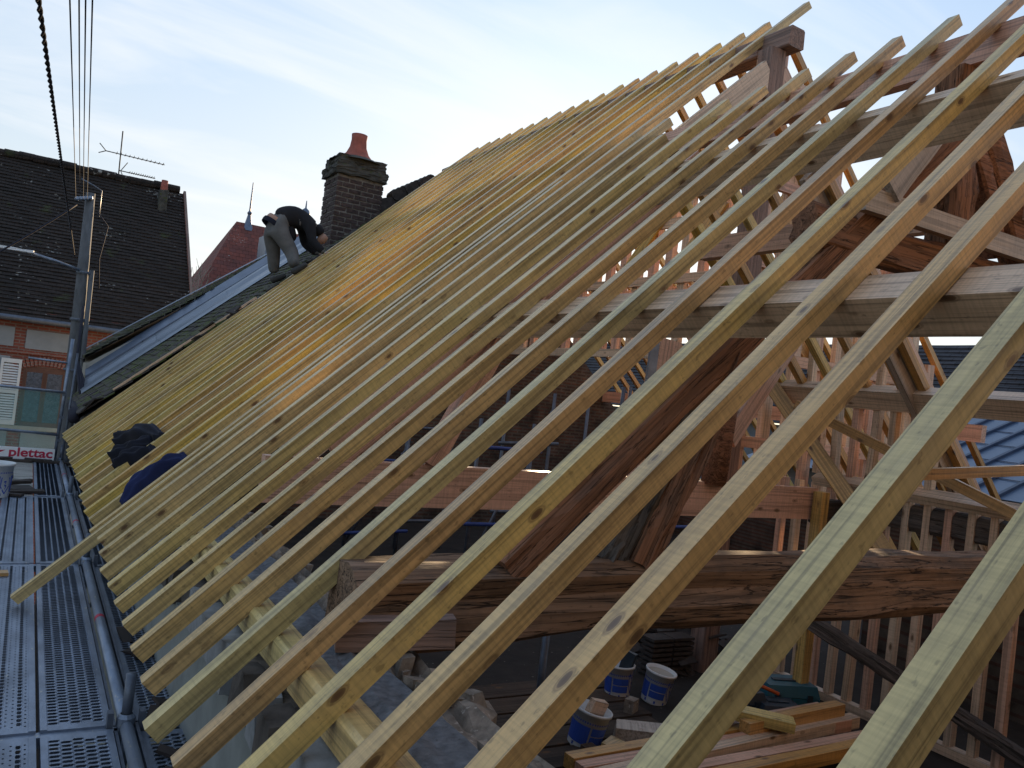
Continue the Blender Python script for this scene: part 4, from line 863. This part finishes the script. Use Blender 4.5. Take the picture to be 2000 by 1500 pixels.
# heap of ridge tiles right of the chimney
for i in range(9):
    x = 6.55+i*0.10; zc = 4.13+i*0.066
    o = MB().tube([(x, 16.95+0.08*(i % 3), zc), (x+0.02, 17.15, zc+0.02), (x+0.02, 17.40+0.05*(i % 2), zc+0.01)], [0.13, 0.14, 0.12], 12).obj('ridge_tile', M['slate_tile'], smooth=False); tag(o, 'curved dark ridge tile in the row leaning right of the chimney', 'tile', 'ridge tiles by the chimney')
slab('tile_bed', (6.95, 17.3, 4.02), (1.3, 0.7, 0.10), (0, -0.60, 0), M['slate_tile'], 'dark bedding of tiles under the ridge tiles by the chimney', 'tile bed')
MB().prism([(6.2, 1.6), (7.7, 1.6), (7.7, 4.45), (7.38, 4.70), (6.9, 4.40), (6.6, 4.12), (6.2, 3.98)], 17.0, 17.9).obj('gable_stump', M['slate_tile'], n1)

# ------------------------------------------------------------------ worker bending over the rafters
def skin_obj(name, joints_, edges, mat, parent, sub=2, root=0):
    me = bpy.data.meshes.new(name); base = V3(joints_[0][0])
    me.from_pydata([tuple((V3(p)-base)*K) for p, r_ in joints_], edges, [])
    me.materials.append(mat)
    o = put(name, me, Matrix.Translation(Vector(base*K)), parent)
    sk = o.modifiers.new('skin', 'SKIN'); sk.use_smooth_shade = True
    lay = me.skin_vertices[0].data
    for i, (p, r_) in enumerate(joints_):
        rr = r_ if hasattr(r_, '__len__') else (r_, r_); lay[i].radius = (rr[0]*K, rr[1]*K); lay[i].use_root = (i == root)
    su = o.modifiers.new('sub', 'SUBSURF'); su.levels = sub; su.render_levels = sub
    return o
wk = thing('person', 'person in black fleece and grey work trousers bending over the rafters', 'person', (4.1, 16.2, 1.75))
PY = 16.0
# body: one continuous figure (pelvis, legs, torso, arms, neck, head)
hipL, hipR = (3.74, PY+0.12, 2.64), (3.82, PY-0.14, 2.62)
J = [((3.73, PY, 2.72), 0.20), ((3.93, PY, 2.93), (0.19, 0.21)), ((4.14, PY, 2.98), (0.18, 0.23)), ((4.36, PY-0.02, 2.93), (0.15, 0.23)), ((4.50, PY-0.04, 2.87), 0.08), ((4.60, PY-0.05, 2.80), 0.10), ((4.68, PY-0.06, 2.72), 0.095),
     (hipL, 0.185), ((3.86, PY+0.20, 2.24), 0.140), ((3.93, PY+0.28, 1.84), 0.105),
     (hipR, 0.185), ((4.10, PY-0.26, 2.24), 0.140), ((4.12, PY-0.45, 1.96), 0.108),
     ((4.36, PY-0.26, 2.86), 0.095), ((4.42, PY-0.34, 2.52), 0.078), ((4.66, PY-0.46, 2.33), 0.055),
     ((4.36, PY+0.22, 2.86), 0.095), ((4.46, PY+0.26, 2.54), 0.078), ((4.70, PY+0.08, 2.36), 0.055)]
E_ = [(0, 1), (1, 2), (2, 3), (3, 4), (4, 5), (5, 6), (0, 7), (7, 8), (8, 9), (0, 10), (10, 11), (11, 12), (3, 13), (13, 14), (14, 15), (3, 16), (16, 17), (17, 18)]
skin_obj('body', J, E_, M['grey_cloth'], wk)
# fleece over torso and arms
JF = [((3.80, PY, 2.83), (0.215, 0.235)), ((3.95, PY, 2.94), (0.215, 0.24)), ((4.15, PY, 2.99), (0.205, 0.26)), ((4.36, PY-0.02, 2.94), (0.175, 0.255)), ((4.47, PY-0.03, 2.88), 0.10),
      ((4.37, PY-0.27, 2.86), 0.118), ((4.42, PY-0.35, 2.52), 0.096), ((4.645, PY-0.455, 2.345), 0.070), ((4.37, PY+0.23, 2.86), 0.118), ((4.46, PY+0.27, 2.54), 0.096), ((4.685, PY+0.09, 2.375), 0.070)]
skin_obj('fleece', JF, [(0, 1), (1, 2), (2, 3), (3, 4), (3, 5), (5, 6), (6, 7), (3, 8), (8, 9), (9, 10)], M['black_cloth'], wk)
skin_obj('fleece_hem', [((3.92, PY, 2.80), (0.10, 0.22)), ((4.02, PY-0.02, 2.60), (0.15, 0.20)), ((4.08, PY-0.02, 2.44), (0.11, 0.17))], [(0, 1), (1, 2)], M['black_cloth'], wk)
# hooded head and face
skin_obj('hood', [((4.50, PY-0.04, 2.88), 0.12), ((4.60, PY-0.05, 2.81), (0.135, 0.128)), ((4.67, PY-0.06, 2.72), (0.118, 0.115))], [(0, 1), (1, 2)], M['black_cloth'], wk)
fc = MB().lathe([(0.0, -0.13), (0.06, -0.115), (0.085, -0.05), (0.09, 0.02), (0.075, 0.08), (0.0, 0.11)], n=16)
fo = put('face', mesh_of('face', fc.v, fc.f, M['skin'], None, True), frame((4.70, PY-0.065, 2.665), (0.78, -0.1, -0.62), (0.62, 0.0, 0.78)), wk)
for s_ in (-1, 1):
    MB().box((4.76, PY-0.065+s_*0.035-0.012, 2.645), (4.775, PY-0.065+s_*0.035+0.012, 2.657)).obj('eye', M['shoe'], fo)
MB().tube([(4.76, PY-0.067, 2.63), (4.785, PY-0.067, 2.61)], [0.016, 0.012], 8).obj('nose', M['skin'], fo, smooth=True)
MB().box((4.74, PY-0.095, 2.572), (4.753, PY-0.038, 2.580)).obj('mouth', M['pot'], fo)
# belt and bare strip of the lower back
MB().lathe([(0.215, -0.05), (0.222, 0.0), (0.215, 0.05)], n=20).obj('belt', M['navy'], wk, base=(0, 0, 0)); b_o = bpy.data.objects['belt']; b_o.matrix_basis = frame((3.725, PY, 2.74), (0.85, 0, -0.5), (0.5, 0, 0.85))
MB().lathe([(0.195, -0.04), (0.20, 0.0), (0.195, 0.05)], n=20).obj('lower_back', M['skin'], wk, base=(0, 0, 0)); b_o = bpy.data.objects['lower_back']; b_o.matrix_basis = frame((3.77, PY, 2.80), (0.8, 0, -0.6), (0.6, 0, 0.8))
# shoes
for nm, a, b in (('shoe', (3.88, PY+0.28, 1.70), (4.16, PY+0.22, 1.86)), ('shoe', (4.07, PY-0.47, 1.84), (4.33, PY-0.56, 2.06))):
    skin_obj(nm, [(a, (0.085, 0.075)), (((a[0]+b[0])/2, (a[1]+b[1])/2, (a[2]+b[2])/2-0.005), (0.085, 0.065)), (b, (0.075, 0.05))], [(0, 1), (1, 2)], M['shoe'], wk)
# hands: palm with five separate bent fingers each
def hand(base, d, up):
    d = V3(d)/np.linalg.norm(d); up = V3(up)/np.linalg.norm(up); s_ = np.cross(d, up); b = V3(base)
    J_ = [(b, 0.042), (b+d*0.06, (0.028, 0.052)), (b+d*0.11, (0.024, 0.055))]; Ed = [(0, 1), (1, 2)]
    for q, l in ((-0.045, 0.085), (-0.015, 0.10), (0.015, 0.095), (0.043, 0.075)):
        i0 = len(J_); p0 = b+d*0.115+s_*q; J_ += [(p0, 0.014), (p0+d*l*0.5-up*0.012, 0.0125), (p0+d*l*0.75-up*0.055, 0.011)]; Ed += [(2, i0), (i0, i0+1), (i0+1, i0+2)]
    i0 = len(J_); p0 = b+d*0.04-s_*0.055; J_ += [(p0, 0.016), (p0+d*0.05-s_*0.03-up*0.02, 0.0145)]; Ed += [(1, i0), (i0, i0+1)]
    skin_obj('hand', J_, Ed, M['skin'], wk, 1)
hand((4.665, PY-0.46, 2.325), (0.75, -0.35, -0.05), (-0.4, 0, 0.9)); hand((4.705, PY+0.08, 2.355), (0.75, -0.45, -0.05), (-0.4, 0, 0.9))

# ------------------------------------------------------------------ house across the side street
HY = 28.0
hs = thing('brick_house', 'red brick house with white shutters and steep dark mossy roof', 'house', (-2, HY, GZ))
HX0, HX1 = -9.0, 4.45; EZ = 0.80
MB().box((HX0, HY, GZ), (HX1, HY+9, EZ+0.02)).obj('wall', M['facebrick'], hs)
RS = 1.19; RY = 4.36
rl = math.hypot(RY, RY*RS)
fr = frame((HX0, HY-0.25, EZ-0.30), (1, 0, 0), (0, -RS, 1))
def roof_sheet(name, L, H, rowh, mat, fr, parent, x1top=0.0):
    mb = MB(); rows = int(H/rowh); cols = 40
    for i in range(rows):
        z0 = i*rowh; xt = L+x1top*i/rows
        for c_ in range(cols):
            xa, xb = xt*c_/cols, xt*(c_+1)/cols; ja, jb = 0.02*math.sin(i*1.7+c_*2.3), 0.02*math.sin(i*1.7+(c_+1)*2.3)
            mb.add([(xa, z0, 0.035+ja*0.5), (xb, z0, 0.035+jb*0.5), (xb, z0+rowh*1.05, 0.0+jb*0.5), (xa, z0+rowh*1.05, ja*0.5), (xa, z0, -0.01), (xb, z0, -0.01)], [(0, 1, 2, 3), (4, 5, 1, 0)])
    return put(name, mesh_of(name, mb.v, mb.f, mat), fr, parent)
rf = roof_sheet('roof', HX1-HX0+0.1, rl+0.5, 0.155, M['tile_dark'], fr, hs, -0.28)
MB().add([(HX0, HY+RY, EZ+RY*RS), (HX1-0.2, HY+RY, EZ+RY*RS), (HX1+0.05, HY+2*RY, EZ), (HX0, HY+2*RY, EZ)], [(0, 1, 2, 3)]).obj('rear_slope', M['tile_far'], hs)
MB().add([(HX1, HY, EZ), (HX1, HY+2*RY, EZ), (HX1-0.25, HY+RY, EZ+RY*RS)], [(0, 1, 2)]).obj('gable', M['facebrick'], hs)
mb = MB()
xx = HX0
while xx < HX1-0.7:
    l = 0.42; zc = EZ+RY*RS+0.10+0.02*rng.normal()
    mb.tube([(xx, HY+RY-0.02, zc-0.02), (xx+l+0.04, HY+RY-0.02, zc+0.0)], [0.15, 0.13], 8); xx += l
mb.obj('ridge_tiles', M['tile_dark'], hs)
tube_obj('gutter', [(HX0, HY-0.34, EZ-0.20), (HX1-0.2, HY-0.34, EZ-0.26)], 0.085, M['galv_dark'], hs, 8)
beam('verge_board', (HX1+0.02, HY-0.2, EZ-0.2), (HX1-0.22, HY+RY, EZ+RY*RS+0.05), 0.08, 0.16, M['facebrick'], hs, seg=6)
def px(xa, xb, za, zb, name, mat, parent, y0=-0.03, y1=0.02): return MB().box((xa, HY+y0, za), (xb, HY+y1, zb)).obj(name, mat, parent)
px(-0.12, 1.13, -0.28, 0.28, 'render_panel', M['panel'], hs); px(-2.0, -0.42, -0.26, 0.30, 'render_panel', M['panel'], hs); px(1.75, 3.2, -1.35, 0.14, 'render_panel', M['beige'], hs)
px(-2.0, -0.45, -1.05, -0.55, 'render_panel', M['panel'], hs)
px(0.05, 1.05, -3.25, -2.74, 'render_panel', M['panel'], hs); px(-2.0, -0.30, -3.25, -2.74, 'render_panel', M['panel'], hs)
px(-2.2, 1.25, -0.44, -0.37, 'string_course', M['facebrick'], hs, -0.07)
px(-2.4, 2.2, -2.68, -2.56, 'sill_course', M['beige'], hs, -0.06)
# segmental arch of individual bricks
for i in range(17):
    a = math.radians(116-i*52/16); cx_, cz_ = 0.52, -2.45; r0, r1 = 1.70, 1.98
    ca, sa = math.cos(a), math.sin(a); n = np.array([-sa, ca])*0.040
    v = []
    for yy in (HY-0.055, HY+0.02):
        for rr, s_ in ((r0, -1), (r0, 1), (r1, 1), (r1, -1)): v.append((cx_+rr*ca+n[0]*s_, yy, cz_+rr*sa+n[1]*s_))
    MB().add(v, [(0, 1, 2, 3), (7, 6, 5, 4), (0, 4, 5, 1), (1, 5, 6, 2), (2, 6, 7, 3), (3, 7, 4, 0)]).obj('arch_brick', M['facebrick'], hs)
wn = MB().box((-0.08, HY-0.02, -2.56), (1.02, HY+0.03, -0.80)).obj('window', M['frame_brown'], hs)
for xa, xb in ((0.02, 0.42), (0.55, 0.94)):
    MB().box((xa, HY-0.035, -2.42), (xb, HY-0.022, -0.96)).obj('curtain', M['lace'], wn)
    MB().box((xa-0.03, HY-0.05, -2.44), (xa, HY-0.022, -0.94)).obj('stile', M['frame_brown'], wn); MB().box((xb, HY-0.05, -2.44), (xb+0.03, HY-0.022, -0.94)).obj('stile', M['frame_brown'], wn)
    MB().box((xa, HY-0.046, -2.42), (xb, HY-0.041, -0.96)).obj('pane', M['glass'], wn)
def shutter(xa, xb, za, zb):
    s_ = MB().box((xa, HY-0.09, za), (xa+0.07, HY-0.04, zb)).box((xb-0.07, HY-0.09, za), (xb, HY-0.04, zb)).box((xa+0.07, HY-0.09, zb-0.12), (xb-0.07, HY-0.04, zb)).box((xa+0.07, HY-0.09, za), (xb-0.07, HY-0.04, za+0.14)).box((xa+0.07, HY-0.09, (za+zb)/2-0.05), (xb-0.07, HY-0.04, (za+zb)/2+0.05)).obj('shutter', M['shutter'], hs)
    for z0, z1 in ((za+0.15, (za+zb)/2-0.06), ((za+zb)/2+0.06, zb-0.13)):
        n = int((z1-z0)/0.075)
        for i in range(n):
            z = z0+(z1-z0)*i/n; MB().add([(xa+0.07, HY-0.085, z), (xb-0.07, HY-0.085, z), (xb-0.07, HY-0.045, z+0.055), (xa+0.07, HY-0.045, z+0.055)], [(0, 1, 2, 3)]).obj('slat', M['shutter'], s_)
shutter(-0.66, -0.14, -2.55, -0.62); shutter(1.08, 1.46, -2.55, -0.72)
# chimney stub and antenna on that ridge
hc = thing('roof_chimney', 'small grey chimney with red pot at the right end of the dark roof', 'chimney', (3.6, HY+3.8, 5.0))
rough_box((3.33, HY+3.6, 4.6), (3.62, HY+3.95, 5.85), 4, 0.012).obj('stack', M['cap'], hc)
MB().lathe([(0.13, 0.0), (0.12, 0.12), (0.11, 0.38), (0.09, 0.38)], (3.47, HY+3.77, 5.83), 12).obj('pot', M['pot'], hc, smooth=True)
an = thing('tv_antenna', 'double yagi television antenna on the dark roof ridge', 'antenna', (1.98, HY+RY, 5.9))
AY = HY+RY; a0 = (2.02, AY, 5.8)
tube_obj('mast', [a0, (1.97, AY, 7.72)], 0.022, M['wire'], an, 6)
def yagi(z, x0, x1, slope):
    tube_obj('boom', [(x0, AY, z), (x1, AY, z+slope)], 0.018, M['wire'], an, 5)
    for i in range(12):
        x = x0+0.35+(x1-x0-0.4)*i/11; zz = z+slope*(x-x0)/(x1-x0)
        tube_obj('element', [(x, AY-0.22, zz+0.012), (x, AY+0.22, zz+0.012)], 0.010, M['wire'], an, 4)
yagi(6.90, 1.52, 3.45, -0.02); yagi(6.32, 2.0, 3.2, 0.0)
for dz_ in (0.22, -0.12): tube_obj('reflector', [(1.52, AY, 6.90), (1.30, AY, 6.90+dz_)], 0.016, M['wire'], an, 4)
for dz_ in (0.34, -0.36): tube_obj('reflector', [(2.06, AY, 6.32), (2.25, AY, 6.32+dz_)], 0.014, M['wire'], an, 4)

# ------------------------------------------------------------------ utility pole, lamp, wires
PYp = 22.0
up = thing('utility_pole', 'weathered utility pole in front of the dark roofed house', 'pole', (0.95, PYp, GZ))
MB().tube([(0.98, PYp, GZ), (0.96, PYp, -2.4), (0.90, PYp, 0.8), (0.83, PYp, 3.62)], [0.21, 0.165, 0.135, 0.10], 14).obj('shaft', M['concrete_pole'], up, smooth=True)
tube_obj('conduit', [(1.16, PYp-0.12, GZ), (1.14, PYp-0.12, -2), (1.06, PYp-0.10, 1.8)], 0.055, M['concrete_pole'], up, 8)
for z in (-0.6, 0.6, 1.72): MB().lathe([(0.185, -0.03), (0.19, 0.0), (0.185, 0.03)], (0.92, PYp, z), 14).obj('band', M['galv_dark'], up)
tube_obj('top_bracket', [(0.6, PYp-0.05, 3.9), (0.85, PYp-0.1, 3.80), (1.05, PYp-0.05, 3.72), (1.06, PYp, 3.1)], 0.018, M['galv_dark'], up, 6)
for i in range(5):
    MB().lathe([(0.0, 0.1), (0.04, 0.08), (0.05, 0.03), (0.035, 0.0)], (0.56+0.07*i, PYp-0.14, 3.36+0.02*i), 8).obj('insulator', M['galv'], up)
tube_obj('loose_cable', [(1.02, PYp-0.1, 3.2), (1.28, PYp-0.1, 2.9), (1.18, PYp-0.1, 2.1), (1.25, PYp-0.1, 1.4)], 0.014, M['cable'], up, 5)
lp = thing('street_lamp', 'flat street lamp on a pale arm reaching left from the pole', 'street lamp', (0.7, PYp, 1.8))
tube_obj('arm', [(0.80, PYp-0.12, 1.76), (0.3, PYp-0.3, 1.86), (-0.18, PYp-0.45, 1.93)], 0.035, M['galv'], lp, 8)
rough_box((-0.82, PYp-0.62, 1.93), (-0.16, PYp-0.36, 1.99), 3, 0.004).obj('lamp_head', M['white'], lp)
def wire(name, pts, r, mat, label, sag=0.0, cat='wire', group=None):
    a, b = V3(pts[0]), V3(pts[-1]); n = 14; P_ = [a+(b-a)*i/n-np.array([0, 0, sag*4*(i/n)*(1-i/n)]) for i in range(n+1)]
    o = tube_obj(name, P_, r, mat, None, 5); return tag(o, label, cat, group)
def ray(px_, py_):
    v = _f*FPX+_r*(px_-1000)+_u*(750-py_); return v/np.linalg.norm(v)
WIR = [((0.54, PYp-0.14, 3.37), (-0.035, 5.4, 2.02)), ((0.62, PYp-0.14, 3.40), (0.012, 5.4, 2.035)), ((0.69, PYp-0.14, 3.41), (0.045, 5.4, 2.05)), ((0.77, PYp-0.14, 3.43), (0.080, 5.4, 2.06))]
for i, (a, b) in enumerate(WIR):
    wire('overhead_wire', (a, b), 0.0052, M['cable'], ['leftmost thin overhead wire rising from the pole', 'second thin overhead wire from the left', 'third thin overhead wire from the left', 'rightmost thin overhead wire above the pole'][i], 0.0, 'wire', 'bare wires over the street')
tc_ = thing('twisted_cable', 'thick twisted black cable left of the thin overhead wires', 'cable', (0.7, PYp, 1.9))
A_, B_ = V3((0.66, PYp-0.1, 2.07)), V3((-0.17, 4.6, 1.70))
for s_ in range(2):
    n = 520; P_ = []
    for i in range(n+1):
        t = i/n; c_ = A_+(B_-A_)*t-np.array([0, 0, 0.0]); a = 2*math.pi*t*62+math.pi*s_
        P_.append(c_+0.0075*np.array([math.cos(a), 0, math.sin(a)]))
    tube_obj('strand', P_, 0.008, M['cable'], tc_, 6)
wire('stay_cable', ((0.57, PYp-0.1, 3.27), (-2.4, PYp-2.3, 0.25)), 0.022, M['cable'], 'dark stay cable slanting left down from the pole top', 0.1, 'cable')

# ------------------------------------------------------------------ far left background: red roof, finials, bare tree
ty = 58.0
tw = thing('red_roof_house', 'house with steep red tiled hip roof and slender spike finial', 'house', (15, ty, GZ))
MB().box((8.6, ty, GZ), (24, ty+12, 2.6)).obj('wall', M['beige'], tw)
zr_ = 10.5; ex = 8.2
def slope(name, P, mat):
    P = [V3(p) for p in P]; X = P[1]-P[0]; Nz = np.cross(X, P[2]-P[0]); fr = frame(P[0], X, Nz); Minv = np.array(fr.to_3x3().inverted())
    v = [(Minv@((p-P[0]))) for p in P]; return put(name, mesh_of(name, v, [tuple(range(len(P)))], mat), fr, tw)
slope('roof', [(ex, ty-0.5, 2.4), (25, ty-0.5, 2.4), (21.0, ty+5, zr_), (12.05, ty+5, zr_)], M['tile_red'])
slope('roof', [(ex, ty+12.5, 2.4), (ex, ty-0.5, 2.4), (12.05, ty+5, zr_)], M['tile_red'])
tube_obj('finial', [(12.9, ty+5, zr_-0.2), (12.9, ty+5, zr_+0.9), (12.88, ty+5, zr_+3.1)], [0.16, 0.07, 0.03], M['galv_dark'], tw, 8)
MB().lathe([(0.45, -0.5), (0.25, 0.1), (0.12, 0.7), (0.18, 0.85), (0.08, 1.0)], (12.9, ty+5, zr_-0.05), 10).obj('finial_base', M['zinc_dark'], tw)
f2 = thing('ball_finial', 'small ball finial on a far ridge beside the worker', 'finial', (15.4, 55, 8))
MB().lathe([(0.30, 0), (0.26, 1.0), (0.20, 1.05), (0.10, 1.5), (0.26, 1.75), (0.33, 2.0), (0.24, 2.25), (0.06, 2.4), (0.03, 2.9)], (14.85, 55, 8.6), 12).obj('spindle', M['zinc_dark'], f2, smooth=True)
MB().box((12.6, 55.2, GZ), (19, 57.5, 8.8)).obj('ridge_wall', M['zinc_dark'], f2)
tree = thing('bare_tree', 'bare winter tree between the dark roof and the red roof', 'tree', (7.6, 52, GZ))
trunk = MB(); twigs = MB()
def grow(mb, p, d, L, r, depth):
    q = p+d*L; (trunk if depth > 3 else twigs).tube([p, (p+q)/2+rng.normal(0, L*0.03, 3), q], [r, r*0.85, r*0.7], 5 if depth > 3 else 3, caps=False)
    if depth == 0: return
    for _ in range(3 if depth > 1 else 4):
        nd = d+rng.normal(0, 0.38, 3)+np.array([0, 0, 0.12]); nd /= np.linalg.norm(nd); grow(mb, q, nd, L*(0.62+0.2*rng.random()), r*0.6, depth-1)
grow(None, V3((7.7, 52, GZ)), V3((0.02, 0, 1.0)), 4.3, 0.20, 5)
trunk.obj('trunk', M['bark'], tree); twigs.obj('crown', M['bark'], tree)

# ------------------------------------------------------------------ right background behind the open rear slope
bh = thing('dark_roof_house', 'dark tiled house roof behind the open rear of the attic', 'house', (24, 20, GZ))
fr = frame((20.6, 40, 0.2), (0, -1, 0), (-1.0, 0, 1.1))
roof_sheet('roof', 36, 4.6, 0.20, M['tile_far'], fr, bh)
MB().box((21.0, 4, GZ), (30, 40, 0.15)).obj('wall', M['blue_wall'], bh)
bo = thing('blue_metal_roof', 'blue ribbed metal roof seen low through the stud wall', 'roof', (16, 9, GZ))
MB().add([(14.9, 4.0, -0.75), (14.9, 14.0, -0.75), (19.6, 14.0, 0.85), (19.6, 4.0, 0.85)], [(0, 3, 2, 1)]).obj('roof_sheet', M['seam'], bo)
for i in range(18):
    yy = 4.1+i*0.56
    beam('rib', (14.9, yy, -0.72), (19.6, yy, 0.88), 0.07, 0.06, M['seam_rib'], bo, seg=3)
for i in range(1, 5):
    t_ = i/5; beam('cross_lap', (14.9+4.7*t_, 4.05, -0.735+1.6*t_), (14.9+4.7*t_, 13.9, -0.735+1.6*t_), 0.02, 0.012, M['seam_rib'], bo, seg=3)
MB().box((15.2, 4.2, GZ), (19.5, 13.8, -0.80)).obj('wall', M['blue_wall'], bo)
